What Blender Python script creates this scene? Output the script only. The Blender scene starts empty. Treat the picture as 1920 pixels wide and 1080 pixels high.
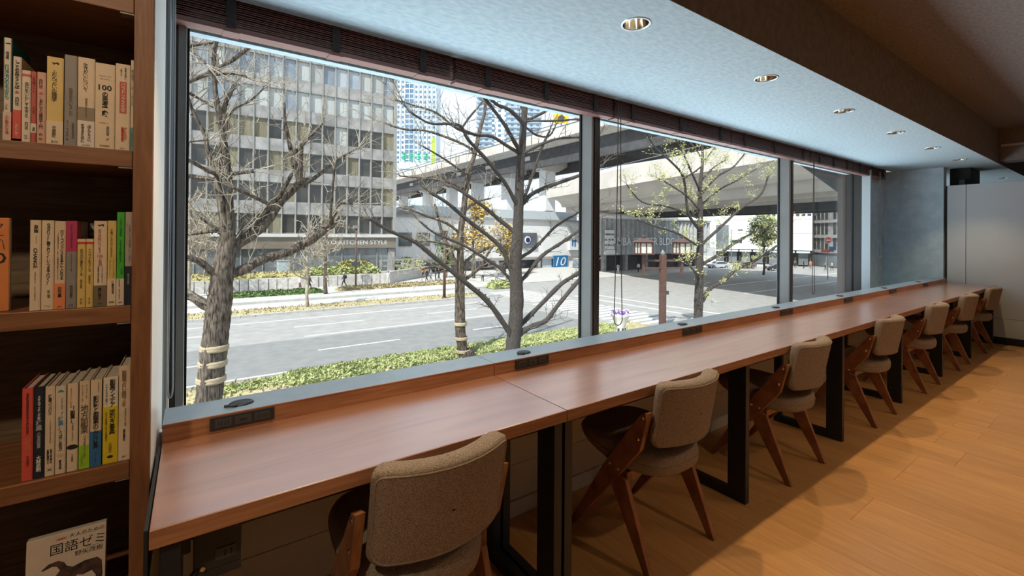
import bpy, bmesh, math, random
from mathutils import Vector, Matrix
random.seed(7)
R = math.radians
scene = bpy.context.scene
COL = scene.collection

# ---------------------------------------------------------------- camera
F, CY = 846.6418, 437.9222                 # focal length and principal row, in pixels of 1920x1080
CAM = Vector((0, 0, 1.30))
_y, _p, _r = R(54.8183), R(.2115), R(.4277)
FW = Vector((math.cos(_y)*math.cos(_p), math.sin(_y)*math.cos(_p), math.sin(_p)))
_ri = Vector((math.sin(_y), -math.cos(_y), 0)); _up = _ri.cross(FW)
RI = _ri*math.cos(_r) + _up*math.sin(_r); UP = _up*math.cos(_r) - _ri*math.sin(_r)
cam_d = bpy.data.cameras.new('camera'); cam = bpy.data.objects.new('camera', cam_d); COL.objects.link(cam)
cam_d.sensor_width = 36; cam_d.lens = F/1920*36; cam_d.shift_y = -(540-CY)/1920
cam_d.clip_start = .02; cam_d.clip_end = 1500
m = Matrix((RI, UP, -FW)).transposed().to_4x4(); m.translation = CAM; cam.matrix_world = m
scene.camera = cam

# ---------------------------------------------------------------- sky, sun, exposure
vs = scene.view_settings
vs.view_transform = 'Standard'; vs.look = 'None'; vs.gamma = 1; vs.use_curve_mapping = False
vs.exposure = 0.0
SKY, SUN_E, FILL, SPOT, ROOM = 1.35, 6.8, 660, 56, 38
w = bpy.data.worlds.new('world'); scene.world = w; w.use_nodes = True
nt = w.node_tree; nt.nodes.clear()
tc = nt.nodes.new('ShaderNodeTexCoord'); sp = nt.nodes.new('ShaderNodeSeparateXYZ')
rp = nt.nodes.new('ShaderNodeValToRGB'); bg = nt.nodes.new('ShaderNodeBackground'); wo = nt.nodes.new('ShaderNodeOutputWorld')
rp.color_ramp.elements[0].color = (.90, .955, 1, 1); rp.color_ramp.elements[1].color = (.64, .78, .96, 1)
nt.links.new(tc.outputs['Generated'], sp.inputs[0]); nt.links.new(sp.outputs['Z'], rp.inputs[0])
nt.links.new(rp.outputs[0], bg.inputs[0]); bg.inputs[1].default_value = SKY; nt.links.new(bg.outputs[0], wo.inputs[0])

def light(name, kind, loc, energy, color=(1, 1, 1), direction=(0, 0, -1), parent=None, **kw):
    d = bpy.data.lights.new(name, kind); d.energy = energy; d.color = color
    for k, v in kw.items(): setattr(d, k, v)
    o = bpy.data.objects.new(name, d); COL.objects.link(o); o.location = loc
    o.rotation_euler = Vector(direction).to_track_quat('-Z', 'Y').to_euler()
    if parent: o.parent = parent
    return o
light('sun', 'SUN', (0, -5, 30), SUN_E, (1, .95, .87), (.80, .38, -1.0), angle=R(.6))
# added unseen area light below the sill, brightening the soffit like bounced daylight
light('soffit_fill', 'AREA', (.8, 4.1, -.75), FILL, (.82, .93, 1), (0, -.62, 1), shape='RECTANGLE', size=17.0, size_y=2.0)
cy = scene.cycles
cy.max_bounces = 8; cy.diffuse_bounces = 4; cy.glossy_bounces = 3; cy.transparent_max_bounces = 12
cy.caustics_reflective = False; cy.caustics_refractive = False; cy.sample_clamp_indirect = 4

# ---------------------------------------------------------------- materials
MATS = {}
def new_mat(name):
    mt = bpy.data.materials.new(name); mt.use_nodes = True
    return mt, mt.node_tree, mt.node_tree.nodes['Principled BSDF']
def c4(c): return (c[0], c[1], c[2], 1)
def srgb(r, g, b):
    f = lambda v: (v/255/12.92) if v <= 10 else ((v/255+.055)/1.055)**2.4
    return (f(r), f(g), f(b))
def M(name, color=None, rough=.6, metal=0, spec=.5, color2=None, scale=8, stretch=(1, 1, 1), detail=4, bump=0, bump_scale=None,
      lo=.35, hi=.65, emit=None, emit_s=0, rand=0, coord='Object', dist=0):
    """procedural material: one colour or two mixed by (stretched) noise, optional bump, optional per-object variation"""
    if name in MATS: return MATS[name]
    mt, t, b = new_mat(name); L = t.links
    b.inputs['Base Color'].default_value = c4(color); b.inputs['Roughness'].default_value = rough
    b.inputs['Metallic'].default_value = metal; b.inputs['Specular IOR Level'].default_value = spec
    if emit: b.inputs['Emission Color'].default_value = c4(emit); b.inputs['Emission Strength'].default_value = emit_s
    if color2 or bump or rand:
        co = t.nodes.new('ShaderNodeTexCoord'); mp = t.nodes.new('ShaderNodeMapping'); mp.inputs['Scale'].default_value = stretch
        src = co.outputs[coord]
        oi = t.nodes.new('ShaderNodeObjectInfo')
        if rand:
            ad = t.nodes.new('ShaderNodeVectorMath'); ad.operation = 'ADD'
            ml = t.nodes.new('ShaderNodeMath'); ml.operation = 'MULTIPLY'; ml.inputs[1].default_value = 50
            L.new(oi.outputs['Random'], ml.inputs[0]); L.new(src, ad.inputs[0]); L.new(ml.outputs[0], ad.inputs[1]); src = ad.outputs[0]
        L.new(src, mp.inputs[0])
        nz = t.nodes.new('ShaderNodeTexNoise'); nz.inputs['Scale'].default_value = scale; nz.inputs['Detail'].default_value = detail
        nz.inputs['Distortion'].default_value = dist
        L.new(mp.outputs[0], nz.inputs['Vector'])
        if color2:
            cr = t.nodes.new('ShaderNodeValToRGB'); cr.color_ramp.elements[0].position = lo; cr.color_ramp.elements[1].position = hi
            cr.color_ramp.elements[0].color = c4(color); cr.color_ramp.elements[1].color = c4(color2)
            L.new(nz.outputs[0], cr.inputs[0]); out = cr.outputs[0]
            if rand:
                hs = t.nodes.new('ShaderNodeHueSaturation'); mr = t.nodes.new('ShaderNodeMapRange')
                mr.inputs[3].default_value = 1-rand; mr.inputs[4].default_value = 1+rand
                L.new(oi.outputs['Random'], mr.inputs[0]); L.new(mr.outputs[0], hs.inputs['Value']); L.new(out, hs.inputs['Color']); out = hs.outputs[0]
            L.new(out, b.inputs['Base Color'])
        if bump:
            bn = t.nodes.new('ShaderNodeBump'); bn.inputs['Strength'].default_value = bump; bn.inputs['Distance'].default_value = .01
            if bump_scale:
                n2 = t.nodes.new('ShaderNodeTexNoise'); n2.inputs['Scale'].default_value = bump_scale; n2.inputs['Detail'].default_value = 3
                L.new(mp.outputs[0], n2.inputs['Vector']); L.new(n2.outputs[0], bn.inputs['Height'])
            else: L.new(nz.outputs[0], bn.inputs['Height'])
            L.new(bn.outputs[0], b.inputs['Normal'])
    MATS[name] = mt; return mt
def glass_mat(name, tint=(.96, .98, .98), refl=.06):
    mt, t, b = new_mat(name); t.nodes.remove(b); L = t.links
    tr = t.nodes.new('ShaderNodeBsdfTransparent'); tr.inputs[0].default_value = c4(tint)
    gl = t.nodes.new('ShaderNodeBsdfGlossy'); gl.inputs['Roughness'].default_value = .01
    lw = t.nodes.new('ShaderNodeLayerWeight'); pw = t.nodes.new('ShaderNodeMath'); pw.operation = 'POWER'; pw.inputs[1].default_value = 5; L.new(lw.outputs['Facing'], pw.inputs[0])
    mu = t.nodes.new('ShaderNodeMath'); mu.operation = 'MULTIPLY'; mu.inputs[1].default_value = .5; mu.operation = 'MULTIPLY_ADD'; mu.inputs[2].default_value = .02
    mx = t.nodes.new('ShaderNodeMixShader'); L.new(pw.outputs[0], mu.inputs[0]); L.new(mu.outputs[0], mx.inputs[0])
    L.new(tr.outputs[0], mx.inputs[1]); L.new(gl.outputs[0], mx.inputs[2])
    L.new(mx.outputs[0], t.nodes['Material Output'].inputs[0]); MATS[name] = mt; return mt

m_paper = M('ceiling_paper', (.37, .49, .565), .85, color2=(.47, .585, .65), scale=24, stretch=(1, 2.2, 1), detail=9, bump=.12, bump_scale=60, spec=.2)
m_papershade = M('shaded_ceiling_paper', (.19, .168, .158), .85, color2=(.24, .215, .205), scale=24, stretch=(1, 2.2, 1), detail=9, bump=.12, bump_scale=60, spec=.2)  # same ceiling paper; shade of the beam and upper ceiling put into the colour
m_paperlit = M('lightened_ceiling_paper', (.46, .615, .71), .8, color2=(.58, .73, .82), scale=9, detail=8, bump=.12, bump_scale=55, spec=.25)  # ceiling paper again, lightened: light missing on the end wall put into the colour
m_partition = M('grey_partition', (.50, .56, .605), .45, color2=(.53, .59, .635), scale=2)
m_white = M('white_paint', (.78, .78, .76), .6, color2=(.72, .72, .71), scale=3)
m_panelwall = M('off_white_panel', (.60, .59, .57), .6, color2=(.55, .54, .53), scale=2)
m_black = M('black_gap', (.012, .012, .014), .7)
m_navy = M('black_steel', (.008, .011, .017), .42, color2=(.012, .016, .024), scale=30, spec=.5)
m_deskwood = M('desk_walnut', (.235, .098, .052), .30, color2=(.37, .175, .10), scale=2.6, stretch=(.5, 5, 5), detail=9, dist=1.3, lo=.25, hi=.72, rand=.05, spec=.8)
_b = m_deskwood.node_tree.nodes['Principled BSDF']; _b.inputs['Coat Weight'].default_value = 1; _b.inputs['Coat Roughness'].default_value = .24; _b.inputs['Coat IOR'].default_value = 2.15
m_edgewood = M('desk_edge_walnut', (.26, .108, .050), .42, color2=(.42, .195, .10), scale=5, stretch=(.8, 9, 14), detail=6, dist=.8, lo=.3, hi=.65)
m_ledge = M('ledge_laminate', (.20, .295, .42), .30, color2=(.23, .33, .46), scale=20)
m_floor = M('oak_plank', (.42, .205, .070), .36, color2=(.56, .30, .115), scale=4, stretch=(9, .9, 9), detail=8, dist=.6, lo=.2, hi=.75, rand=.09, bump=.03)
m_floorbase = M('floor_joint', (.26, .14, .06), .6)
m_shelfwood = M('shelf_oak', (.145, .058, .022), .5, color2=(.24, .105, .045), scale=7, stretch=(1, 10, 10), detail=6, dist=.5, lo=.3, hi=.7, bump=.08)
m_postwood = M('shelf_oak_upright', (.145, .058, .022), .5, color2=(.235, .10, .042), scale=9, stretch=(10, 10, 1), detail=6, dist=.4, lo=.3, hi=.7, bump=.08)
m_shelfback = M('shelf_back_oak', (.085, .058, .033), .6, color2=(.18, .125, .072), scale=4, stretch=(1, 1, 9), detail=7, dist=2.2, lo=.3, hi=.7)
m_chairwood = M('chair_walnut', (.19, .072, .030), .34, color2=(.33, .138, .064), scale=6, stretch=(8, 2, 2), detail=5, rand=.04)
m_fabric = M('tweed_fabric', (.135, .092, .065), .95, color2=(.46, .365, .29), scale=620, detail=2, lo=.38, hi=.62, bump=.45, spec=.1)
m_piping = M('fabric_piping', (.30, .235, .18), .95, color2=(.22, .17, .13), scale=250, spec=.1)
m_bolt = M('brass_bolt', (.75, .62, .45), .25, metal=1)
m_blind = M('blind_slat', (.12, .045, .034), .42, color2=(.21, .085, .065), scale=6, stretch=(1, 14, 14), rand=.12)
m_rail = M('blind_rail', (.20, .095, .082), .45, color2=(.26, .13, .115), scale=6, stretch=(1, 12, 12))
m_tape = M('blind_tape', (.022, .020, .022), .8, color2=(.045, .04, .04), scale=200)
m_cord = M('cord', (.10, .07, .06), .8)
m_cordlight = M('pale_cord', (.42, .45, .48), .8)
m_alu = M('window_aluminium', (.21, .212, .205), .42, color2=(.235, .237, .23), scale=5, metal=.0)
m_aludark = M('bronze_frame', (.045, .026, .018), .4, color2=(.07, .04, .028), scale=12, stretch=(20, 20, 1))
m_gasket = M('gasket', (.006, .006, .007), .7)
m_alupale = M('pale_frame', (.42, .48, .52), .4)
m_reveal = M('bronze_reveal', (.022, .020, .019), .5, color2=(.030, .027, .026), scale=4)
m_chrome = M('downlight_reflector', (.80, .72, .62), .12, metal=1)
m_trim = M('downlight_trim', (.55, .66, .75), .3, metal=.8)
m_glow = M('lamp_glow', (1, .95, .88), .5, emit=(1, .93, .82), emit_s=12)
m_glass = glass_mat('window_glass')
m_outlet = M('outlet_plate', (.020, .022, .026), .4)
m_outlet2 = M('outlet_socket', (.045, .048, .055), .35)

# ---------------------------------------------------------------- mesh helpers
def put(o, label=None, cat=None, group=None, kind=None):
    if label: o['label'] = label
    if cat: o['category'] = cat
    if group: o['group'] = group
    if kind: o['kind'] = kind
    return o
def empty(name, loc, label=None, cat=None, group=None, rz=0, kind=None):
    o = bpy.data.objects.new(name, None); COL.objects.link(o); o.location = loc; o.rotation_euler = (0, 0, rz); o.empty_display_size = .1
    return put(o, label, cat, group, kind)
class MB:
    def __init__(s): s.v = []; s.f = []; s.mi = []; s.cur = 0; s.sm = []
    def add(s, vs, fs, smooth=False):
        n = len(s.v); s.v += [tuple(v) for v in vs]; s.f += [tuple(i+n for i in f) for f in fs]
        s.mi += [s.cur]*len(fs); s.sm += [smooth]*len(fs); return s
    def box(s, x0, x1, y0, y1, z0, z1):
        return s.add([(x0, y0, z0), (x1, y0, z0), (x1, y1, z0), (x0, y1, z0), (x0, y0, z1), (x1, y0, z1), (x1, y1, z1), (x0, y1, z1)],
                     [(0, 3, 2, 1), (4, 5, 6, 7), (0, 1, 5, 4), (1, 2, 6, 5), (2, 3, 7, 6), (3, 0, 4, 7)])
    def prism(s, poly, axis, a, b):
        """closed polygon extruded along an axis from a to b; poly holds the two other coordinates in order"""
        n = len(poly)
        def P(p, t): return {'x': (t, p[0], p[1]), 'y': (p[0], t, p[1]), 'z': (p[0], p[1], t)}[axis]
        return s.add([P(p, a) for p in poly]+[P(p, b) for p in poly],
                     [tuple(range(n)), tuple(range(2*n-1, n-1, -1))]+[(i, i+n, (i+1) % n+n, (i+1) % n) for i in range(n)])
    def tube(s, pts, rad, n=8, cap=True):
        pts = [Vector(p) for p in pts]; rs = rad if isinstance(rad, (list, tuple)) else [rad]*len(pts)
        vs = []; fs = []; ref = None
        for i, p in enumerate(pts):
            d = (pts[min(i+1, len(pts)-1)]-pts[max(i-1, 0)])
            d = d.normalized() if d.length > 1e-9 else Vector((0, 0, 1))
            if ref is None: ref = Vector((1, 0, 0)) if abs(d.x) < .8 else Vector((0, 1, 0))
            a = (ref-d*ref.dot(d)); a = a.normalized() if a.length > 1e-6 else d.orthogonal().normalized(); b = d.cross(a); ref = a
            for k in range(n):
                t = 2*math.pi*k/n; vs.append(p+(a*math.cos(t)+b*math.sin(t))*rs[i])
        for i in range(len(pts)-1):
            for k in range(n): fs.append((i*n+k, i*n+(k+1) % n, (i+1)*n+(k+1) % n, (i+1)*n+k))
        s.add(vs, fs, True)
        if cap: 
            q = len(s.v)-len(vs); s.f += [tuple(q+k for k in range(n-1, -1, -1)), tuple(q+(len(pts)-1)*n+k for k in range(n))]; s.mi += [s.cur]*2; s.sm += [False]*2
        return s
    def lathe(s, prof, c=(0, 0, 0), n=20, smooth=True):
        vs = []; fs = []
        for r, z in prof:
            for k in range(n): vs.append((c[0]+r*math.cos(2*math.pi*k/n), c[1]+r*math.sin(2*math.pi*k/n), c[2]+z))
        for i in range(len(prof)-1):
            for k in range(n): fs.append((i*n+k, i*n+(k+1) % n, (i+1)*n+(k+1) % n, (i+1)*n+k))
        return s.add(vs, fs, smooth)
    def rings(s, rs, smooth=True, close=True):
        n = len(rs[0]); vs = [p for r in rs for p in r]; fs = []
        for i in range(len(rs)-1):
            for k in range(n): fs.append((i*n+k, i*n+(k+1) % n, (i+1)*n+(k+1) % n, (i+1)*n+k))
        return s.add(vs, fs, smooth)
    def mesh(s, name):
        me = bpy.data.meshes.new(name); me.from_pydata(s.v, [], s.f); me.polygons.foreach_set('material_index', s.mi)
        me.polygons.foreach_set('use_smooth', s.sm); me.update(); return me
    def build(s, name, mat, parent=None, origin=None, bevel=0, fix=True, loc=None):
        if origin is not None: o3 = Vector(origin); s.v = [tuple(Vector(v)-o3) for v in s.v]
        me = s.mesh(name)
        if fix:
            bm = bmesh.new(); bm.from_mesh(me); bmesh.ops.recalc_face_normals(bm, faces=bm.faces); bm.to_mesh(me); bm.free()
        for mt in (mat if isinstance(mat, (list, tuple)) else [mat]): me.materials.append(mt)
        o = bpy.data.objects.new(name, me); COL.objects.link(o)
        if parent: o.parent = parent
        elif origin is not None: o.location = origin
        if loc is not None: o.location = loc
        if bevel:
            bv = o.modifiers.new('bevel', 'BEVEL'); bv.width = bevel; bv.segments = 2; bv.limit_method = 'ANGLE'
        return o
def box(name, mat, x0, x1, y0, y1, z0, z1, parent=None, bevel=0, origin=None):
    """box in world coordinates, stored about origin (default: its base centre when top-level, the parent's place when a part)"""
    if origin is None:
        origin = world_loc(parent) if parent else ((x0+x1)/2, (y0+y1)/2, z0)
    return MB().box(x0, x1, y0, y1, z0, z1).build(name, mat, parent, origin, bevel)
def world_loc(o):
    v = Vector((0, 0, 0))
    while o: v = v+Vector(o.location); o = o.parent
    return v
def dup(o, loc=None, parent=None):
    c = o.copy(); COL.objects.link(c); c.parent = parent
    if loc is not None: c.location = loc
    for ch in list(o.children): dup(ch, None, c)
    return c
def struct(o): o['kind'] = 'structure'; return o
def ray(px, py): return FW+RI*((px-960)/F)+UP*((CY-py)/F)
def atY(px, py, Y): d = ray(px, py); return CAM+d*(Y/d.y)
def atZ(px, py, Z): d = ray(px, py); return CAM+d*((Z-CAM.z)/d.z)
def atX(px, py, X): d = ray(px, py); return CAM+d*(X/d.x)
def letters(name, text, mat, parent, loc, w, h, depth=.0003, vertical=False, rot=(R(90), 0, 0), bold=0, shear=0, keep=False):
    """raised lettering fitted to a w x h box centred on loc (in the parent's space)"""
    cu = bpy.data.curves.new('t', 'FONT'); cu.body = '\n'.join(text) if vertical else text
    cu.align_x = 'CENTER'; cu.size = 1; cu.space_line = .82 if vertical else 1; cu.resolution_u = 2; cu.offset = bold; cu.shear = shear
    to = bpy.data.objects.new('t', cu); COL.objects.link(to)
    me = bpy.data.meshes.new_from_object(to.evaluated_get(bpy.context.evaluated_depsgraph_get()))
    bpy.data.objects.remove(to); bpy.data.curves.remove(cu)
    if not len(me.vertices): return None
    xs = [v.co.x for v in me.vertices]; ys = [v.co.y for v in me.vertices]
    cx, cyy = (min(xs)+max(xs))/2, (min(ys)+max(ys))/2; sx = w/max(1e-6, max(xs)-min(xs)); sy = h/max(1e-6, max(ys)-min(ys))
    if keep: sx = sy = min(sx, sy)
    for v in me.vertices: v.co = ((v.co.x-cx)*sx, (v.co.y-cyy)*sy, depth)
    me.name = name; me.materials.clear(); me.materials.append(mat)
    o = bpy.data.objects.new(name, me); COL.objects.link(o); o.parent = parent; o.location = loc; o.rotation_euler = rot
    return o

# ================================================================ THE ROOM
ZC, YB, YD, XW = 2.248, 2.144, 1.118, 8.17        # soffit height, blind pocket edge, soffit front edge, end partition
# floor: base plus single planks running towards the window
fl = struct(MB().box(-1.3, 12, -4.2, 1.84, -.12, -.012).build('floor', m_floorbase, origin=(4, 0, 0)))
PW = .152
plank_mesh = {}
def plank_me(L):
    if L not in plank_mesh:
        b = MB(); t = .0005; x = PW/2-.0002; L0 = L; L = L+.0006
        b.add([(-x, -L/2+t, -.012), (x, -L/2+t, -.012), (x, L/2-t, -.012), (-x, L/2-t, -.012),
               (-x, -L/2+t, -.0012), (x, -L/2+t, -.0012), (x, L/2-t, -.0012), (-x, L/2-t, -.0012),
               (-x+t, -L/2+2*t, 0), (x-t, -L/2+2*t, 0), (x-t, L/2-2*t, 0), (-x+t, L/2-2*t, 0)],
              [(0, 1, 5, 4), (1, 2, 6, 5), (2, 3, 7, 6), (3, 0, 4, 7), (4, 5, 9, 8), (5, 6, 10, 9), (6, 7, 11, 10), (7, 4, 8, 11), (8, 9, 10, 11)])
        me = b.mesh('plank'); me.materials.append(m_floor); plank_mesh[L0] = me; L = L0
    return plank_mesh[L]
rng = random.Random(3)
ncol = int((XW+.1+.25)/PW)+1
for i in range(ncol):
    x = -.25+PW*(i+.5); y = 1.70; first = True
    while y > -2.2:
        L = rng.choice((.60, .90, 1.05)) if first else rng.choice((1.20, 1.35))
        first = False
        o = bpy.data.objects.new('plank', plank_me(L)); COL.objects.link(o); o.parent = fl; o.location = (x-4, y-L/2, 0); y -= L
box_back = struct(box('floor', m_floor, -1.3, 12, -4.2, -2.2, -.012, -.0006)); box_back.name = 'floor_rear'

# ceiling soffit with real openings for the downlights
LX = [1.6064+1.18*k for k in range(-1, 6)]+[10.26]; LY, LR = 1.3317, .057
b = MB()
def soffit_rect(x0, x1, y0, y1): b.add([(x0, y0, ZC), (x1, y0, ZC), (x1, y1, ZC), (x0, y1, ZC)], [(0, 1, 2, 3)])
hs = .09; xs0 = -1.3
for lx in LX:
    soffit_rect(xs0, lx-hs, YD, YB); soffit_rect(lx-hs, lx+hs, YD, LY-hs); soffit_rect(lx-hs, lx+hs, LY+hs, YB)
    n = 24; ci = [(lx+LR*math.cos(2*math.pi*k/n), LY+LR*math.sin(2*math.pi*k/n), ZC) for k in range(n)]; sq = []
    for k in range(n):
        c, s = math.cos(2*math.pi*k/n), math.sin(2*math.pi*k/n); q = hs/max(abs(c), abs(s)); sq.append((lx+c*q, LY+s*q, ZC))
    b.add(ci+sq, [(k, (k+1) % n, n+(k+1) % n, n+k) for k in range(n)]); xs0 = lx+hs
soffit_rect(xs0, 12, YD, YB)
ce = struct(b.build('ceiling', m_paper, origin=(4, 1.3, ZC), fix=False))
struct(box('ceiling_beam', m_papershade, -1.3, 12, YD, YD+.012, ZC+.002, 2.68)).name = 'trim_1'
up = struct(box('ceiling_upper', m_papershade, -1.3, 12, -4.2, YD, 2.68, 2.75))
tb = struct(MB().box(8.30, 8.6, -4.2, YD-.002, 2.28, 2.68).build('trim_2', m_papershade, origin=(8.4, -1, 2.28)))
box('ledge_strip', m_partition, 8.28, 8.30, -4.2, YD-.02, 2.46, 2.485, tb)
# blind pocket above the window
struct(box('wall_pocket', m_paper, -.11, 8.15, 2.37, 2.42, 2.16, 2.5)); struct(box('ceiling_pocket', m_paper, -.11, 8.15, YB, 2.42, 2.50, 2.53))
struct(MB().box(-.11, 8.15, YB, YB+.008, ZC, 2.50).build('trim_3', m_paper, origin=(3, YB, ZC)))
# low wall beneath the ledge, faced with panels, and the deep stool behind it
wl = struct(box('wall_window', m_panelwall, -.09, XW, 1.716, 1.74, 0, .70))
for i in range(7):
    x0 = -.066+1.18*i
    for z0, z1 in ((.075, .235), (.238, .47), (.473, .70)):
        box('wall_panel', m_panelwall, x0+.001, min(x0+1.177, XW), 1.704, 1.716, z0, z1, wl)
struct(box('baseboard_window', m_panelwall, -.066, XW, 1.695, 1.716, 0, .073))
struct(box('trim_12', m_ledge, -.09, 8.15, 1.74, 2.36, .45, .50))
# wall strip right of the window and the end wall turning in towards the desks
struct(box('wall_right', m_paperlit, 7.345, 8.16, 2.240, 2.42, .0, ZC)); struct(box('wall_end', m_paperlit, 8.16, 8.30, 1.604, 2.42, 0, ZC))
# outer skin of the house below, above and beside the window
struct(box('wall_outer', m_reveal, -1.4, 12.1, 2.37, 2.55, -5.2, .45)); struct(box('wall_outer_upper', m_reveal, -1.4, 12.1, 2.42, 2.56, 2.44, 6.0))
struct(box('wall_outer_side', m_reveal, -1.4, -.12, 2.2, 2.5, .45, 6)); struct(box('wall_outer_end', m_reveal, 7.42, 8.9, 2.42, 2.56, .45, 2.44)); struct(box('wall_outer_far', m_reveal, 11.8, 12.1, 2.0, 2.56, .45, 2.44))
struct(box('roof_slab', m_reveal, -1.4, 12.1, -4.4, 2.42, 2.76, 3.0))
# room behind the camera
struct(box('wall_back', m_white, -1.4, 12, -4.35, -4.2, 0, 2.75)); struct(box('wall_left', m_white, -1.4, -1.3, -4.2, 2.3, 0, 2.75)); struct(box('wall_far', m_paper, 12, 12.1, -4.2, 2.4, 0, 2.75))

# end partition with panels
pt = struct(box('wall_partition', m_black, XW+.02, XW+.06, -3.9, 1.585, 0, 1.99))
for y0, y1 in ((1.394, 1.570), (.19, 1.390), (-1.01, .186), (-2.21, -1.014), (-3.4, -2.214)):
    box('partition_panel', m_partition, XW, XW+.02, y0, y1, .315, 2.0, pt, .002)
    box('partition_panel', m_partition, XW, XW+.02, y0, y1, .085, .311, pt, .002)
struct(box('baseboard_partition', m_navy, XW-.008, XW+.02, -3.9, 1.57, 0, .083))
pil = put(empty('recess_shade_block', (8.75, 1.5, 0), 'dark box standing in for the unlit recess behind the grey end partition', 'recess'))
box('body', m_black, 8.45, 9.0, 1.395, 1.60, 0, 2.245, pil, .004); box('device', m_outlet2, 8.40, 8.448, 1.44, 1.50, 2.01, 2.09, pil, .003); box('shelf_lip', m_outlet2, 8.40, 8.45, 1.40, 1.59, 2.0, 2.01, pil)  # dark box put in for the unlit recess above the partition

# left of the window: white return, dark channel, pale jamb
struct(box('wall_return', m_white, -.098, -.0795, 1.372, 1.85, 0, ZC))
struct(box('trim_4', m_black, -.098, -.083, 1.85, 2.07, 0, ZC)); struct(box('trim_5', m_alupale, -.098, -.0755, 2.07, 2.21, 0, ZC))
struct(box('trim_6', m_black, -.0745, -.0680, 1.122, 1.55, .60, .722))

# ---------------------------------------------------------------- windows
YG, FWY = 2.340, 2.224
for i, (a, c) in enumerate([(-.029, 2.247), (2.316, 5.200), (5.263, 7.293), (8.9, 11.8)]):
    wdw = empty('window_%d' % (i+1), ((a+c)/2, YG, .5)); struct(wdw); o = world_loc(wdw)
    MB().box(a-.004, c+.004, YG, YG+.008, .50, 2.18).build('pane', m_glass, wdw, o)
    MB().box(a, a+.009, YG-.004, YG+.012, .50, 2.16).box(c-.009, c, YG-.004, YG+.012, .50, 2.16).build('gasket', m_gasket, wdw, o)
    box('head_rail', m_alu, a, c, FWY+.02, YG+.02, 2.170, 2.20, wdw); box('sill_rail', m_alu, a, c, FWY, YG+.02, .46, .52, wdw)
def mullion(n, x0, x1):
    mu = struct(empty(n, ((x0+x1)/2, FWY, .46)))
    box('web', m_alu, x0, x1, FWY+.014, YG+.02, .46, 2.2, mu)
    box('face', m_aludark, x0+.001, x1-.001, FWY, FWY+.014, .46, 2.2, mu); box('bead', m_aludark, x0+.014, x0+.036, FWY-.010, FWY, .46, 2.2, mu)
mullion('trim_7', 2.247, 2.316); mullion('trim_8', 5.200, 5.263)
lf = struct(empty('trim_9', (-.06, FWY, .46)))
box('web', m_alu, -.055, -.029, FWY-.01, YG+.02, .46, 2.2, lf); box('channel', m_aludark, -.070, -.056, FWY, YG, .46, 2.2, lf); box('jamb', m_alu, -.0755, -.071, FWY+.02, YG, .46, 2.2, lf)
struct(box('trim_10', m_alupale, 7.293, 7.33, 2.145, 2.239, .46, 2.2))
# bronze reveal and gusset outside the last pane
rv = struct(empty('trim_11', (7.35, 2.37, .4))); o = world_loc(rv); MB().box(7.294, 7.343, 2.24, 2.415, .40, 2.44).build('reveal_face', m_reveal, rv, o); MB().box(7.300, 7.42, 2.421, 2.52, .4, 2.44).build('reveal_face', m_aludark, rv, o)
MB().prism([(2.50, 1.91), (3.11, 2.47), (2.50, 2.47)], 'x', 7.31, 7.40).build('gusset', m_reveal, rv, o)

# ---------------------------------------------------------------- blinds, drawn up
BX = [(-.075, 1.125, (.117, .526, .952)), (1.143, 2.370, (1.344, 1.770, 2.196)), (2.388, 3.890, (2.576, 3.149, 3.726)), (3.908, 5.506, (4.124, 4.691, 5.328)), (5.524, 6.722, (5.749, 6.138, 6.539)), (6.740, 7.937, (6.965, 7.366, 7.803))]
BL = ['first raised wooden blind, over the left end beside the bookshelf', 'second raised wooden blind from the bookshelf, left of the thick mullion', 'raised wooden blind just right of the first mullion, third from the bookshelf',
      'fourth raised wooden blind, ending above the second mullion', 'fifth raised wooden blind, above the narrow right pane', 'last raised wooden blind, reaching over the blue wall']
BZ, BY = 2.119, 2.188
for (x0, x1, tp), lab in zip(BX, BL):
    r = empty('wooden_blind', ((x0+x1)/2, BY, BZ), lab, 'blind', 'raised wooden blinds along the window'); o = world_loc(r)
    me = None
    for k in range(14):
        if me is None:
            s = MB().prism([(-.030, -.0016), (0, .0014), (.030, -.0016), (.030, .0018), (0, .0048), (-.030, .0018)], 'x', -(x1-x0)/2+.002, (x1-x0)/2-.002).build('slat', m_blind, r); me = s.data
        else: s = bpy.data.objects.new('slat', me); COL.objects.link(s); s.parent = r
        s.location = ((k*37 % 5-2)*.0006, (k*53 % 7-3)*.0008, .028+k*.0088)
    box('bottom_rail', m_rail, x0, x1, BY-.032, BY+.032, BZ, BZ+.021, r, .002); box('head_rail', m_aludark, x0, x1, BY-.03, BY+.03, 2.275, 2.33, r)
    for t in tp:
        y = BY-.0375
        MB().prism([(y, BZ+.014), (y-.003, BZ+.05), (y, BZ+.09), (y-.0025, 2.27), (y, 2.27), (y+.0025, BZ+.09), (y, BZ+.05), (y+.002, BZ+.014)], 'x', t-.017, t+.017).build('ladder_tape', m_tape, r, o)
        box('tape_end', m_rail, t-.027, t+.031, BY-.034, BY+.034, BZ-.003, BZ, r)
def cord(label, x, y, z0, z1, mat, spread=.02, clip=False):
    r = empty('blind_cord', (x, y, z0), label, 'cord', 'blind cords'); pts = []
    for k in range(10): pts.append((-spread*(.35+.65*(k/9)**2), 0, z1-z0-(z1-z0-.05)*k/9))
    for k in range(1, 8): a = math.pi*k/8; pts.append((-spread*math.cos(a), 0, .05-.05*math.sin(a)))
    for k in range(10): pts.append((spread*(.35+.65*(1-k/9)**2), 0.004, .05+(z1-z0-.05)*k/9))
    MB().tube(pts, .0032, 6).build('loop', mat, r)
    if clip: MB().tube([(-.025, -.005, .36), (.036, -.005, .35)], .007, 8).build('cleat', m_white, r)
    return r
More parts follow.
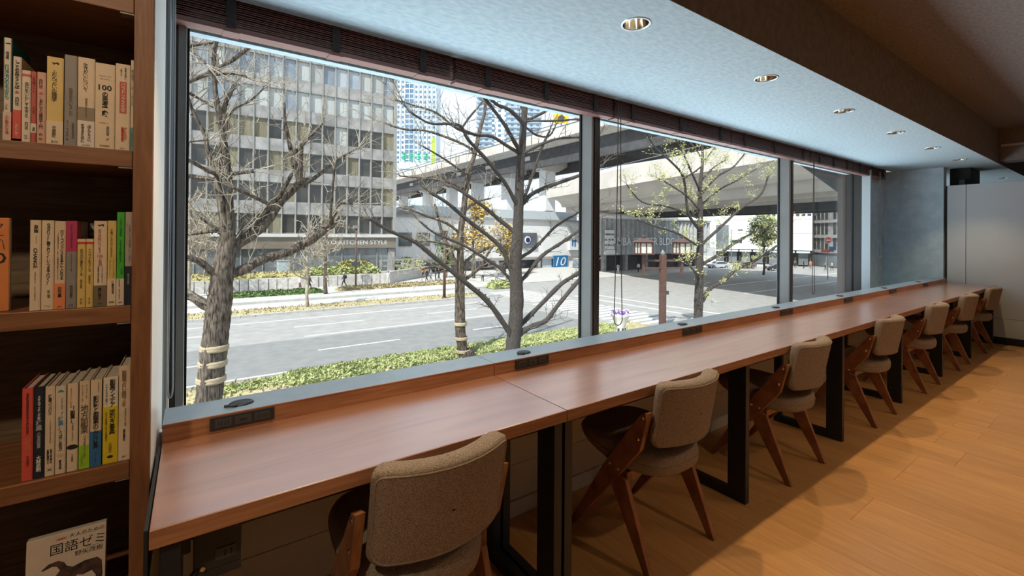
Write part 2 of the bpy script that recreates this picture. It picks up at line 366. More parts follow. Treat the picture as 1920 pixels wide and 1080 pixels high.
cord('dark cord loop hanging right of the first mullion', 2.413, 2.135, .68, 2.24, m_cord, .044)
cord('dark cord loop hanging in the narrow right pane', 5.543, 2.135, .68, 2.24, m_cord, .036)
cord('pale cord loop with cleat hanging before the blue wall', 7.63, 2.135, .69, 2.2, m_cordlight, .055, True)
cord('grey cord loop beside the bookshelf end', -.067, 2.12, .68, 2.24, m_cordlight, .008)

# ---------------------------------------------------------------- downlights
spots = ['above the first chair', 'nearest over the desk', 'second over the desk row', 'third over the desk row', 'fourth over the desk row', 'fifth over the desk row', 'sixth, before the blue wall', 'beyond the grey partition']
for lx, s in zip(LX, spots):
    r = empty('downlight', (lx, LY, ZC), 'small round recessed ceiling downlight, '+s, 'downlight', 'recessed downlights in the soffit')
    MB().lathe([(.056, .0), (.0565, -.003), (.065, -.0035), (.067, 0)], n=28).build('trim_ring', m_trim, r)
    MB().lathe([(.056, 0), (.052, .024), (.044, .06), (.034, .088)], n=24).build('reflector', m_chrome, r, fix=False)
    MB().lathe([(.0, .089), (.034, .088)], n=20).build('lamp_disc', m_glow, r, fix=False)
    light('downlight_lamp', 'SPOT', (0, 0, .035), SPOT*(.55 if 7 < lx < 8 else 1), (1, .73, .41), (0, -.06, -1), r, spot_size=R(92), spot_blend=.7, shadow_soft_size=.02)
RX = [.6, 2.2, 3.8, 5.4]
for yy in (-.75, -2.6):
    for i, lx in enumerate(RX):
        r = empty('downlight', ((-.75 if i == 0 and yy > -2 else lx), (-.35 if i == 0 and yy > -2 else yy), 2.68), 'round downlight under the dark upper ceiling, '+('nearer' if yy > -2 else 'farther')+' row, number %s from the bookshelf' % ('one', 'two', 'three', 'four')[i], 'downlight', 'downlights under the upper ceiling')
        MB().lathe([(.0, -.003), (.05, -.004), (.052, -.012), (.062, -.012), (.064, 0)], n=24).build('trim_ring', m_trim, r)
        light('downlight_lamp', 'SPOT', (0, 0, -.03), ROOM*(2.7 if i == 0 and yy > -2 else 1), (1, .76, .50), ((.45, 1.75, -1.45) if i == 0 and yy > -2 else (0, 0, -1)), r, spot_size=R(52 if i == 0 and yy > -2 else 125), spot_blend=.6, shadow_soft_size=.05)  # first lamp is an added unseen accent, boosted and aimed to brighten the bookshelf

# ---------------------------------------------------------------- desks and ledge
DZ, YF, YS = .72, 1.119, 1.5646
def leg_frame(r, x0, o):
    box('front_leg', m_navy, x0, x0+.034, YF+.016, YF+.106, .0, DZ-.04, r, .0015)
    box('rear_leg', m_navy, x0, x0+.034, 1.50, 1.55, .0, DZ-.04, r, .0015)
    box('floor_bar', m_navy, x0, x0+.034, YF+.107, 1.499, .0, .048, r, .0015); box('cross_bar', m_navy, x0, x0+.034, YF+.107, 1.499, DZ-.095, DZ-.041, r)
DK = [(-.066, 1.017, (-.05, .978), 'short walnut desk next to the bookshelf, with a power box underneath'), (1.0205, 3.372, (1.024, 2.195), 'long walnut desk carrying the second and third chairs'),
      (3.3755, 5.735, (3.378, 4.553), 'long walnut desk behind the fourth and fifth chairs'), (5.7385, 8.135, (5.742, 6.91, 8.08), 'last walnut desk, ending at the grey partition')]
for x0, x1, lg, lab in DK:
    r = empty('desk', ((x0+x1)/2, 1.34, 0), lab, 'desk', 'walnut desks along the window'); o = world_loc(r)
    top = box('desk_top', m_deskwood, x0, x1, YF+.0035, YS+.14, DZ-.034, DZ, r, .0012)
    box('front_edge', m_edgewood, x0, x1, YF, YF+.0035, DZ-.0365, DZ-.0006, r)
    for lx in lg: leg_frame(r, lx, o)
    box('rail', m_navy, x0+.03, x1-.03, 1.235, 1.285, DZ-.105, DZ-.036, r)
    for k in range(4): 
        bx = x0+.06+(x1-x0-.12)*k/3; MB().tube([(bx, 1.28, DZ-.047), (bx, 1.28, DZ-.034)], .008, 8).build('bolt', m_bolt, r, o)
    if x0 < 0:
        MB().box(.005, .095, 1.20, 1.245, .555, .640).box(.005, .095, 1.20, 1.206, .535, .555).build('power_box', m_outlet, r, o, .002)
        MB().box(.045, .085, 1.1975, 1.20, .572, .597).build('socket', m_outlet2, r, o)
        for q in (.062, .074): MB().box(q, q+.003, 1.1965, 1.1975, .577, .590).build('socket_slot', m_black, r, o)
        MB().tube([(.022, 1.1985, .566), (.022, 1.192, .566)], .005, 10).build('key_switch', m_bolt, r, o)
        MB().tube([(.02, 1.21, .57), (-.005, 1.19, .55), (-.03, 1.21, .55), (-.045, 1.26, .58), (-.045, 1.3, .64)], .006, 8).build('cable', m_outlet, r, o)
        MB().box(-.04, .0, 1.21, 1.25, .60, .66).build('junction_box', m_outlet, r, o, .003)
ord7 = ['beside the bookshelf', 'where the first desk seam ends', 'third from the bookshelf', 'fourth from the bookshelf', 'fifth from the bookshelf', 'sixth from the bookshelf', 'at the grey partition']
LE = [(-.066, 1.017)]+[(1.0205+1.176*k, 1.0205+1.176*k+1.173) for k in range(6)]; LE[-1] = (LE[-1][0], 8.12)
GR = [.125, 1.22, 2.412, 3.581, 4.79, 5.96, 7.16]; OU = [(.042, .208), (1.124, 1.307), (2.314, 2.505), (3.50, 3.696), (4.685, 4.88), (5.875, 6.09), (7.07, 7.26)]
for (x0, x1), g, (a, c), s in zip(LE, GR, OU, ord7):
    r = empty('ledge', ((x0+x1)/2, 1.63, DZ), 'low walnut window ledge with grey top and black outlet, '+s, 'ledge', 'ledge units behind the desks'); o = world_loc(r)
    poly = [(x0, YS+.004), (x1, YS+.004), (x1, 1.709), (x0, 1.709)]
    box('riser', m_edgewood, x0, x1, YS, YS+.016, DZ+.0005, .7695, r)
    MB().prism(poly, 'z', .7675, .7707).build('ledge_top', m_ledge, r, o); box('nosing', m_edgewood, x0, x1, YS-.001, YS+.004, .7676, .7709, r)
    pl = MB().box(a, c, YS-.005, YS, .7285, .7655).build('outlet_plate', m_outlet, r, o, .0012)
    for k in (.2, .5, .8):
        xx = a+(c-a)*k; so = MB().box(xx-.021, xx+.021, YS-.0068, YS-.005, .7355, .7590).build('outlet_socket', m_outlet2, pl, o)
        if k != .5:
            for q in (-.011, -.004, .005, .012):
                MB().box(xx+q-.0012, xx+q+.0012, YS-.0074, YS-.0068, .741, .753).build('slot', m_black, pl, o)
        else: MB().box(xx-.009, xx+.009, YS-.0074, YS-.0068, .744, .7505).build('slot', m_black, pl, o)
    gr = MB().lathe([(0, .006), (.030, .006), (.034, .003), (.035, 0)], n=24).build('cable_cap', m_navy, r, loc=(g-o.x, 1.632-o.y, .7707-o.z)); gr.scale = (1, .75, 1)
    MB().tube([(-.044, -.012, .004), (-.03, -.022, .006), (-.012, -.026, .005)], .004, 8).build('hinge_tab', m_outlet2, r, loc=(g-o.x, 1.632-o.y, .7707-o.z))

# ---------------------------------------------------------------- chairs
def rrect(hw, z0, z1, rt, rb, n=6):
    out = []
    for cx, cz, a0, rad in ((hw-rt, z1-rt, 0, rt), (-hw+rt, z1-rt, 90, rt), (-hw+rb, z0+rb, 180, rb), (hw-rb, z0+rb, 270, rb)):
        for k in range(n+1): a = R(a0+90*k/n); out.append((cx+rad*math.cos(a), cz+rad*math.sin(a)))
    # even out the long edges
    res = []
    for i, p in enumerate(out):
        q = out[(i+1) % len(out)]; d = math.dist(p, q); m_ = max(1, int(d/.05))
        for k in range(m_): res.append((p[0]+(q[0]-p[0])*k/m_, p[1]+(q[1]-p[1])*k/m_))
    return res
def back_pt(x, z, off):
    lean = -(z-.50)*.18; yc = -.052+lean+1.75*x*x
    n = Vector((-3.5*x, 1, .18)).normalized()
    return (x+n.x*off, yc+n.y*off, z+n.z*off)
def make_chair():
    r = empty('chair', (0, 0, 0)); o = None
    # backrest: pad bent round the sitter, piping on the rear seam
    ol = rrect(.197, .485, .738, .020, .042); cxz = (0, .61)
    def ring(sc, inset, off): return [back_pt(*(cxz[i]+(p[i]-cxz[i])*sc*(1-inset/(.19 if i == 0 else .125)) for i in (0, 1)), off) for p in ol]
    b = MB(); b.rings([ring(s, 0, -.002) for s in (.02, .3, .6, .85)]+[ring(1, .012, -.001), ring(1, .005, .001), ring(1, 0, .008), ring(1, -.001, .030), ring(1, .003, .048), ring(1, .012, .060), ring(1, .028, .066)]+[ring(s, .03, .068) for s in (.8, .5, .2, .02)])
    bk = b.build('backrest', m_fabric, r)
    pp = ring(1, .011, -.001); MB().tube(pp+[pp[0]], .0030, 6, cap=False).build('piping', m_piping, bk)
    # seat: wide front, rounded narrow rear, thicker at the back
    def so(t):
        a = 2*math.pi*t; c, s = math.cos(a), math.sin(a); e = .62
        x = math.copysign(abs(c)**e, c); y = math.copysign(abs(s)**e, s); hw = .188+.026*(y+1)/2
        if y < 0: hw *= 1-.10*(-y)**2
        return x*hw, .225+y*.235
    N = 44; base = [so(k/N) for k in range(N)]
    def zb(y): return .352 if y < .20 else .352+.075*((y-.20)/.26)**1.1
    def zt(y): return .432+.022*max(0, (y-.05)/.4)
    def sring(sc, fz): return [(x*sc, .225+(y-.225)*sc, fz(x*sc, .225+(y-.225)*sc)) for x, y in base]
    mid = lambda k: (lambda x, y: zb(y)+(zt(y)-zb(y))*k)
    b = MB(); b.rings([sring(s, mid(0)) for s in (.02, .4, .75, .93)]+[sring(.975, mid(.08)), sring(.995, mid(.28)), sring(1, mid(.5)), sring(.995, mid(.72)), sring(.975, mid(.92))]+[sring(.93, lambda x, y: zt(y)+.005), sring(.8, lambda x, y: zt(y)+.013), sring(.5, lambda x, y: zt(y)+.018), sring(.02, lambda x, y: zt(y)+.019)])
    st = b.build('seat', m_fabric, r)
    sm = sring(1.0, mid(.55)); MB().tube(sm+[sm[0]], .0022, 5, cap=False).build('seam', m_piping, st)
    for sx in (-1, 1):
        xa, xb = sx*.196, sx*.222
        arm = MB().prism([(.003, .634), (.040, .622), (.128, .500), (.238, .345), (.442, .004), (.438, 0), (.418, 0), (.156, .330), (.047, .474)], 'x', xa, xb).build('side_frame', m_chairwood, r, bevel=.003)
        MB().prism([(.150, .338), (.186, .296), (.192, .286), (.019, 0), (-.008, 0), (-.010, .004), (.118, .330)], 'x', xa+sx*.002, xb-sx*.002).build('rear_leg', m_chairwood, r, bevel=.003)
        for by, bz in ((.034, .606), (.056, .518), (.198, .368), (.156, .362)):
            MB().lathe([(0, .0035), (.006, .003), (.008, 0)], n=12).build('bolt', m_bolt, arm, loc=(xb, by, bz)).rotation_euler = (0, sx*R(90), 0)
    MB().box(-.197, .197, .125, .165, .318, .352).build('cross_rail', m_chairwood, r, bevel=.002)
    return r
ch0 = make_chair()
CH = [(.54, 1.083, 0, 'nearest upholstered chair, tucked under the desk beside the bookshelf'), (1.626, 1.086, 0, 'brown tweed chair just right of the double desk legs, second in the row'), (2.768, 1.090, 0, 'brown tweed chair third in the row, right of the first single desk leg'),
      (4.034, 1.088, 0, 'fourth brown tweed chair counting from the bookshelf'), (5.222, 1.086, 0, 'fifth tweed chair, third from the grey partition'), (6.363, 1.085, 0, 'sixth tweed chair, second from the grey partition'), (7.547, 1.080, 0, 'farthest tweed chair, in front of the grey partition')]
for i, (x, y, a, lab) in enumerate(CH):
    c = ch0 if i == 0 else dup(ch0)
    c.location = (x, y, 0); c.rotation_euler.z = R(a); put(c, lab, 'chair', 'tweed chairs along the desks')

# ================================================================ BOOKSHELF AND BOOKS
YSF = 1.36; SH = [.41, .771, 1.131, 1.489, 1.845]
bs = empty('bookshelf', (-.55, 1.52, 0), 'dark oak bookshelf with open shelves at the left edge', 'bookshelf'); bo = world_loc(bs)
box('upright', m_postwood, -.1165, -.0805, YSF, 1.69, 0, 2.42, bs, .0012); box('upright', m_postwood, -1.04, -1.004, YSF, 1.69, 0, 2.42, bs, .0012)
box('back_panel', m_shelfback, -1.003, -.117, 1.665, 1.685, .02, 2.41, bs)
for z in [.06]+SH+[2.2]: 
    s = box('shelf_board', m_shelfwood, -1.003, -.1175, YSF+.002, 1.664, z-.038, z, bs, .0012)
    box('shelf_pin', m_alu, -.142, -.1176, YSF+.004, YSF+.03, z-.0415, z-.0385, bs)
def ink(c): return M('ink_%02d_%02d_%02d' % tuple(int(v*99) for v in c), c, .7)
def cov(c, r=.5): return M('cover_%02d_%02d_%02d' % tuple(int(v*99) for v in c), c, r, color2=tuple(v*.92 for v in c), scale=40)
K = (.012, .012, .012); KB = (.03, .022, .02); RED = (.50, .035, .03); WH = (.75, .72, .66); CREAM = (.66, .53, .38); PAP = (.62, .53, .42); YEL = (.62, .45, .14); BLU = (.03, .14, .32)
m_pages = M('page_block', (.55, .50, .43), .9, color2=(.42, .38, .33), scale=220, stretch=(6, .2, .2))
BSET = 'books standing on the oak shelves'
def book(shelf, x0, x1, h, col, label, texts, bands=(), d=.128, y=1.375, side=None):
    z = SH[shelf]+.0006; xc = (x0+x1)/2; w = x1-x0-.0008
    r = empty('book', (xc, y+d/2, z), label, 'book', BSET); hw = w/2; yf = -d/2; t = min(.0016, w*.12)
    b = MB(); b.box(-hw+t, hw-t, yf, yf+t, 0, h); b.cur = 1; b.box(-hw, -hw+t, yf+.0008, d/2, 0, h); b.box(hw-t, hw, yf+.0008, d/2, 0, h)
    b.build('cover', [cov(col), cov(side or col)], r, fix=False)
    MB().box(-hw+t, hw-t, yf+t+.001, d/2-.002, .001, h-.004).build('page_block', m_pages, r)
    for z0, z1, c in bands:
        MB().box(-hw-.0002, hw+.0002, yf-.0003, yf+.05, z0*h, z1*h).build('paper_band', cov(c), r)
    for tx in texts:
        s, xf, zt, zb, wf, c = tx[:6]; opt = tx[6] if len(tx) > 6 else ''
        bold = .018 if 'b' in opt else 0
        loc = (xf*w, yf-.0007, (zt+zb)/2*h)
        if 'r' in opt: letters('spine_lettering', s, ink(c), r, loc, (zt-zb)*h, wf*w, .0002, False, (R(90), R(90), 0), bold)
        elif 'h' in opt: letters('spine_lettering', s, ink(c), r, loc, wf*w, (zt-zb)*h, .0002, False, (R(90), 0, 0), bold)
        else: letters('spine_lettering', s, ink(c), r, loc, wf*w, (zt-zb)*h, .0002, True, (R(90), 0, 0), bold)
    return r
def mark(r, d, h, w, shape, c, zf, xf=0, size=.5):
    """small printed publisher mark: outline points in a unit square"""
    s = size*w; MB().add([(xf*w+px*s, -d/2-.0007, zf*h+pz*s) for px, pz in shape], [tuple(range(len(shape)))]).build('publisher_mark', ink(c), r, fix=False)
BEAST = [(-.5, -.05), (-.35, .12), (-.1, .05), (.2, .2), (.45, .18), (.5, .0), (.42, -.25), (.3, -.25), (.25, -.05), (-.05, -.1), (-.1, -.25), (-.25, -.25), (-.3, -.08)]
OVAL = [(.5*math.cos(a*math.pi/8), .3*math.sin(a*math.pi/8)) for a in range(16)]
XM = [(-.5, .4), (-.3, .4), (0, .1), (.3, .4), (.5, .4), (.12, 0), (.5, -.4), (.3, -.4), (0, -.1), (-.3, -.4), (-.5, -.4), (-.12, 0)]
# --- top shelf
r = book(3, -.326, -.3135, .214, PAP, 'tall slim book with teal side cover, leftmost on the top shelf', [('増補', -.05, .87, .79, .45, K), ('働き方のちから', -.05, .74, .40, .62, (.05, .25, .26), 'b'), ('小さな本', -.1, .36, .30, .4, K), ('人が動きだす場', 0, .25, .06, .5, RED)], [(0, .28, (.55, .42, .34))], side=(.01, .12, .15)); mark(r, .128, .214, .0125, BEAST, K, .945, 0, .6)
book(3, -.312, -.2995, .178, PAP, 'narrow white book with a red paper band on the top shelf', [('しごとのお守りことば', 0, .96, .62, .6, K, 'b'), ('集', 0, .60, .56, .5, RED), ('西村佳', 0, .52, .42, .5, K), ('しあわせに働く', 0, .22, .06, .4, (.7, .5, .4))], [(0, .37, (.55, .06, .04)), (0, .03, K)])
book(3, -.299, -.2855, .152, PAP, 'small white paperback with a red stripe at its head, top shelf', [('自分をいかして生きる', .05, .84, .34, .5, K), ('西村佳哲', .05, .28, .17, .4, K), ('ちくま', 0, .10, .04, .45, K)], [(.915, .95, RED)])
book(3, -.2852, -.277, .152, (.42, .055, .035), 'thin red paperback between pale ones on the top shelf', [('人生論ノート', 0, .94, .70, .6, (.12, .01, .01)), ('三木', 0, .50, .40, .5, (.12, .01, .01)), ('清', 0, .22, .16, .6, K)], [(.14, .27, PAP)])
book(3, -.2765, -.2625, .153, (.55, .31, .23), 'pink paperback beside the yellow book on the top shelf', [('西村佳', -.1, .90, .77, .45, K), ('続', -.05, .72, .68, .4, RED), ('しあわせの論理学入門', -.05, .65, .20, .45, K), ('西 研', -.05, .14, .04, .4, K)])
r = book(3, -.262, -.2355, .190, YEL, 'yellow hardback with a white lower band on the top shelf', [('ふだんづかいの倫理学', -.05, .85, .49, .34, K), ('平尾昌宏', -.05, .21, .08, .26, K), ('晶文社', 0, .045, .02, .4, K, 'h')], [(0, .27, CREAM)]); mark(r, .128, .19, .026, BEAST, K, .93, 0, .45)
book(3, -.2345, -.2135, .200, (.22, .20, .185), 'grey hardback right of the yellow one on the top shelf', [('生きるということ', 0, .64, .34, .36, (.08, .07, .07)), ('E・フロム', -.25, .28, .06, .2, (.09, .08, .08)), ('佐野哲郎訳', .2, .26, .08, .2, (.09, .08, .08))])
book(3, -.213, -.1847, .200, CREAM, 'cream book with a khaki middle band on the top shelf', [('生きがいについて', -.05, .94, .62, .3, K), ('神谷美恵子コレクション', 0, .55, .33, .14, K), ('ほんとうに', .2, .25, .07, .22, K, 'b'), ('生きるために', -.2, .26, .05, .22, K, 'b'), ('みすず書房', 0, .03, .012, .5, K, 'h')], [(.295, .445, (.24, .19, .115)), (0, .295, (.68, .60, .52))])
book(3, -.1845, -.1503, .194, CREAM, 'thick cream book with a big 100 on its spine, top shelf', [('100', .0, .75, .685, .68, K, 'hb'), ('の思考実験', .0, .665, .38, .34, K, 'b'), ('あなたはどこまで', .0, .86, .845, .62, KB, 'h'), ('考えられるか', .0, .825, .81, .5, KB, 'h'), ('なぜ間違いか', -.05, .31, .295, .5, KB, 'h'), ('向井和美 訳', .15, .27, .10, .16, KB), ('紀伊國屋書店', 0, .045, .025, .5, K, 'h')])
book(3, -.150, -.1236, .200, CREAM, 'cream book with a red title block on the top shelf', [('思考の罠に', .18, .96, .82, .16, K), ('論理パズル', -.12, .94, .86, .14, K), ('パラドックス大全', .02, .785, .445, .34, (.62, .52, .40), 'b'), ('世にも不思議な', .2, .27, .12, .2, RED), ('難問奇問', 0, .27, .10, .2, RED, 'b'), ('青土社', 0, .03, .015, .3, KB, 'h')], [])
MB().box(-.0055, .0065, -.0648, -.0642, .0862, .1590).build('title_block', cov((.45, .05, .04)), bpy.data.objects[[o.name for o in bpy.data.objects if o.get('label', '').startswith('cream book with a red title')][0]])
book(3, -.1232, -.1172, .213, (.60, .50, .37), 'slim cream book with a teal foot against the upright, top shelf', [('哲学してみる', 0, .90, .50, .7, (.10, .12, .12)), ('オスカル', 0, .20, .06, .6, (.02, .12, .12))], [(0, .26, (.10, .22, .19))])
# --- middle shelf
rr = put(empty('book', (-.372, 1.405, SH[2]+.0006)), 'orange book shown cover first at the far left of the middle shelf', 'book', BSET)
MB().box(-.052, .052, -.006, .009, 0, .197).build('cover', cov((.62, .21, .055)), rr, bevel=.001); MB().box(-.050, .0525, -.0045, .0075, .0015, .1955).build('page_block', m_pages, rr)
letters('cover_lettering', 'ク', ink(KB), rr, (.036, -.0066, .180), .014, .014, .0002); letters('cover_lettering', 'らし', ink(KB), rr, (.036, -.0066, .163), .016, .007, .0002); letters('cover_lettering', 'の', ink(K), rr, (.034, -.0066, .112), .028, .026, .0002, bold=.02)
MB().tube([(.03, -.0066, .155), (.042, -.0066, .15), (.045, -.0066, .13)], .0006, 5).build('printed_line', ink(KB), rr)
book(2, -.2845, -.2675, .193, CREAM, 'white book reading CHANGE down its spine, first spine on the middle shelf', [('谷尻誠', .05, .95, .86, .42, K, 'b'), ('TANIJIRI MAKOTO', .05, .83, .74, .10, KB, 'r'), ('CHANGE', .0, .69, .47, .36, K, 'rb'), ('未来を変える、これからの働き方', 0, .43, .11, .15, KB)])
book(2, -.267, -.2473, .193, CREAM, 'white book with a long black three-question title on the middle shelf', [('なぜ働く？誰と働く？いつまで働く？', .05, .97, .28, .32, K, 'b'), ('有山徹', .1, .22, .13, .26, K), ('アスコム', 0, .05, .03, .45, K, 'h')])
book(2, -.247, -.2292, .192, (.62, .48, .33), 'cream book with an orange lower band on the middle shelf', [('働くコンパスを手に入れる', .17, .90, .33, .32, K, 'b'), ('〈仕事旅行社〉式・職業体験のススメ', -.2, .88, .33, .15, KB), ('田中翼', 0, .25, .13, .36, K, 'b'), ('晶文社', 0, .04, .02, .4, K, 'h')], [(0, .29, (.68, .22, .09))])
book(2, -.229, -.2113, .193, (.235, .215, .205), 'grey book with a magenta upper part on the middle shelf', [('わたしのはたらき', .0, .96, .68, .26, (.12, .01, .04)), ('自分の仕事を考える３日間', 0, .62, .42, .12, K), ('西村佳哲', 0, .26, .12, .30, K), ('弘文堂', 0, .05, .02, .4, K, 'h')], [(.65, 1.0, (.42, .03, .11))])
book(2, -.211, -.1968, .153, YEL, 'first of two small yellow paperbacks on the middle shelf', [('自分の仕事をつくる', .0, .86, .46, .44, K), ('西村佳哲', .0, .41, .28, .32, K), ('ちくま', 0, .14, .05, .3, K)], [(.925, .958, RED), (.958, .985, CREAM)])
book(2, -.1965, -.1842, .153, YEL, 'second of two small yellow paperbacks on the middle shelf', [('ナリワイをつくる', .0, .86, .52, .46, K), ('伊藤洋志', .0, .47, .34, .34, K), ('ちくま', 0, .14, .05, .3, K)], [(.925, .958, RED), (.958, .985, CREAM)])
book(2, -.210, -.198, .19, (.10, .09, .10), 'dark grey book standing behind the small yellow paperbacks', [], [(.84, .88, (.30, .28, .28)), (.92, .97, (.30, .28, .28))], d=.10, y=1.515)
book(2, -.1976, -.1878, .19, (.09, .012, .03), 'maroon book standing behind the small yellow paperbacks', [], d=.10, y=1.515)
r = book(2, -.1838, -.161, .194, CREAM, 'cream book with a red title and brown foot band on the middle shelf', [('月３万円ビジネス', -.08, .90, .615, .26, (.40, .03, .03)), ('100', -.02, .605, .57, .44, (.40, .03, .03), 'h'), ('の実例', -.02, .56, .47, .26, (.40, .03, .03)), ('ひとりでも始められる', .15, .47, .28, .12, K), ('非電化工房の発明家', -.15, .47, .28, .12, K, 'b'), ('藤村靖之', -.02, .22, .08, .26, K, 'b'), ('晶文社', 0, .045, .025, .4, K, 'h')], [(0, .245, (.16, .12, .075))]); mark(r, .128, .194, .0228, BEAST, K, .95, 0, .5)
book(2, -.1606, -.1453, .195, YEL, 'yellow book with a cream foot, left of the bright green one', [('小商いのはじめかた', -.05, .91, .57, .30, K), ('身の丈にあった小さな商いを', .2, .54, .33, .16, KB), ('自分ではじめるということ', -.2, .54, .36, .14, KB), ('伊藤洋志', .15, .30, .14, .3, K, 'b'), ('東京書籍', 0, .055, .03, .6, K, 'h')], [(0, .315, CREAM)])
r = book(2, -.1448, -.131, .215, (.05, .40, .03), 'bright green tall book on the middle shelf', [('小商い建築、', .0, .94, .70, .34, (.02, .10, .02)), ('まちを動かす！', .0, .70, .42, .34, (.02, .10, .02)), ('建築・不動産・運営の視点', .15, .40, .33, .3, (.02, .10, .02)), ('西田司・神永侑子', -.12, .28, .06, .18, KB)], [(0, .285, PAP)]); mark(r, .128, .215, .0138, BEAST, K, .03, 0, .5)
book(2, -.1302, -.1175, .216, (.40, .34, .29), 'grey book with a navy lower half against the upright, middle shelf', [('小商いで自由にくらす', .15, .87, .46, .36, (.12, .12, .13)), ('房総いすみのDIYな働き方', -.25, .88, .62, .16, (.12, .12, .13)), ('磯木淳寛', 0, .34, .22, .28, (.40, .38, .35))], [(0, .415, (.012, .016, .03))])
# --- lower shelf
book(1, -.2935, -.2763, .196, (.62, .085, .06), 'red book at the left end of the lower row', [('多様な自分を生きる働き方', -.0, .95, .50, .30, (.10, .012, .01), 'b'), ('COLLECTIVE', .05, .46, .34, .5, (.7, .25, .12), 'r'), ('中村龍太', .05, .27, .15, .26, (.10, .012, .01))])
book(1, -.276, -.2593, .196, (.012, .018, .032), 'dark navy book with white lettering in the lower row', [('スキルマッチング型', .0, .90, .64, .30, WH, 'b'), ('複業', .0, .635, .52, .62, (.42, .45, .46), 'b'), ('の実践書', .0, .50, .33, .36, (.55, .55, .52)), ('大林尚朝', 0, .25, .07, .48, WH, 'b')])
r = book(1, -.2588, -.2432, .194, CREAM, 'cream book with a black cross mark at its foot, lower row', [('複業コンパス', .0, .91, .68, .40, K, 'b'), ('〜この先の会社と個人の設計図〜', .05, .64, .36, .16, KB), ('秋山友紀', .15, .30, .14, .26, K, 'b'), ('髙橋博士', -.18, .30, .14, .26, K, 'b')]); mark(r, .128, .194, .0156, XM, K, .07, 0, .5)
r = book(1, -.2428, -.2258, .192, PAP, 'cream book with a blue title word, fourth in the lower row', [('小さく始めて、大きく育てる', .12, .86, .72, .2, K), ('「複業」', .0, .70, .50, .52, (.03, .22, .42), 'b'), ('の', 0, .49, .455, .25, K), ('はじめ方', .0, .45, .26, .38, K, 'b'), ('藤木俊明', 0, .16, .05, .28, K, 'b')]); mark(r, .128, .192, .017, OVAL, (.55, .40, .22), .21, 0, .7); mark(r, .128, .192, .017, [(-.5, -.2), (0, .3), (.5, -.2)], (.03, .25, .28), .94, 0, .7)
r = book(1, -.2245, -.2065, .194, CREAM, 'cream book with a black oval near its foot, lower row', [('やりたいことは', -.15, .95, .72, .16, KB), ('「副業」', .0, .74, .55, .46, K, 'b'), ('で実現しなさい', .02, .55, .34, .18, KB), ('下釜創', 0, .19, .11, .22, K)]); mark(r, .128, .194, .018, OVAL, K, .275, 0, 1.0)
book(1, -.2052, -.1873, .196, (.62, .50, .34), 'cream book with a lime green foot, lower row', [('オンラインの', .2, .96, .80, .16, K), ('キャリアアップ', -.2, .96, .76, .14, K), ('地方副業', .0, .73, .40, .72, KB), ('リスキリング', .05, .38, .12, .3, KB), ('人生', -.2, .18, .04, .2, (.03, .2, .02))], [(0, .265, (.28, .50, .03))])
book(1, -.1868, -.1675, .195, CREAM, 'cream book with a blue lower half, lower row', [('生涯年収を最大化する', .22, .97, .85, .12, K), ('転職と副業の', .0, .82, .425, .54, K, 'b'), ('かけ算', .0, .42, .20, .5, K, 'b'), ('motoさん', 0, .17, .05, .22, (.02, .05, .12))], [(0, .405, BLU)])
r = book(1, -.1655, -.1392, .197, (.68, .62, .50), 'white and yellow thick book in the lower row', [('副業アイデア', .12, .97, .65, .40, K, 'b'), ('逆引き事典', .12, .625, .33, .40, K, 'b'), ('小さな力で稼ぐ', -.28, .93, .68, .16, KB), ('好きな時間と好きな場所で', -.28, .60, .25, .14, KB), ('戸田充広', 0, .23, .12, .2, KB)], [(0, .655, (.62, .48, .02))]); mark(r, .128, .197, .0263, OVAL, K, .075, 0, .4)
book(1, -.1385, -.1178, .219, CREAM, 'tall cream book at the right end of the lower row', [('副業占い師ブギ', -.05, .95, .56, .42, (.22, .12, .07), 'b'), ('または私が大人になった物語', .1, .55, .36, .18, K), ('高橋桐矢', 0, .33, .20, .22, K, 'b'), ('皓星社', 0, .05, .03, .3, K, 'h')], [(0, .36, (.68, .55, .40))])
# --- bottom shelf: one book shown cover first, leaning
fb = put(empty('book', (-.2315, 1.43, SH[0]+.0006)), 'white book shown cover first on the bottom shelf, with a bull figure', 'book', BSET); fb.rotation_euler = (R(-6), 0, 0)
MB().box(-.0665, .0665, -.0095, .0095, 0, .198).build('cover', cov((.62, .52, .42)), fb, bevel=.0008); MB().box(-.0655, .0660, -.0078, .0078, .002, .1985).build('page_block', m_pages, fb)
fy = -.0100
letters('cover_lettering', '国語ゼミ', ink(K), fb, (.018, fy, .166), .092, .024, .0002); letters('cover_lettering', '大人のための', ink(K), fb, (.033, fy, .188), .060, .009, .0002); letters('cover_lettering', '［増補版］', ink(RED), fb, (-.010, fy, .186), .018, .005, .0002)
letters('cover_lettering', '野矢茂樹', ink(K), fb, (.037, fy, .145), .048, .011, .0002); MB().box(.03, .06, fy-.0002, fy, .153, .1534).build('printed_line', ink(KB), fb)
BULL = [(-.030, .138), (-.014, .140), (-.004, .133), (.0, .124), (.010, .118), (.030, .124), (.052, .124), (.060, .114), (.062, .085), (.058, .060), (.051, .060), (.050, .085), (.043, .098), (.028, .094), (.018, .098), (.010, .085), (.004, .060), (-.004, .060), (-.003, .090), (-.018, .098), (-.034, .094), (-.037, .088), (-.030, .093), (-.020, .106), (-.011, .118), (-.016, .128), (-.024, .131), (-.040, .126), (-.041, .129)]
MB().add([(x, fy, z) for x, z in BULL], [tuple(range(len(BULL)))]).build('bull_print', M('bull_ink', (.012, .012, .014), .7, color2=(.10, .045, .03), scale=60), fb, fix=False)

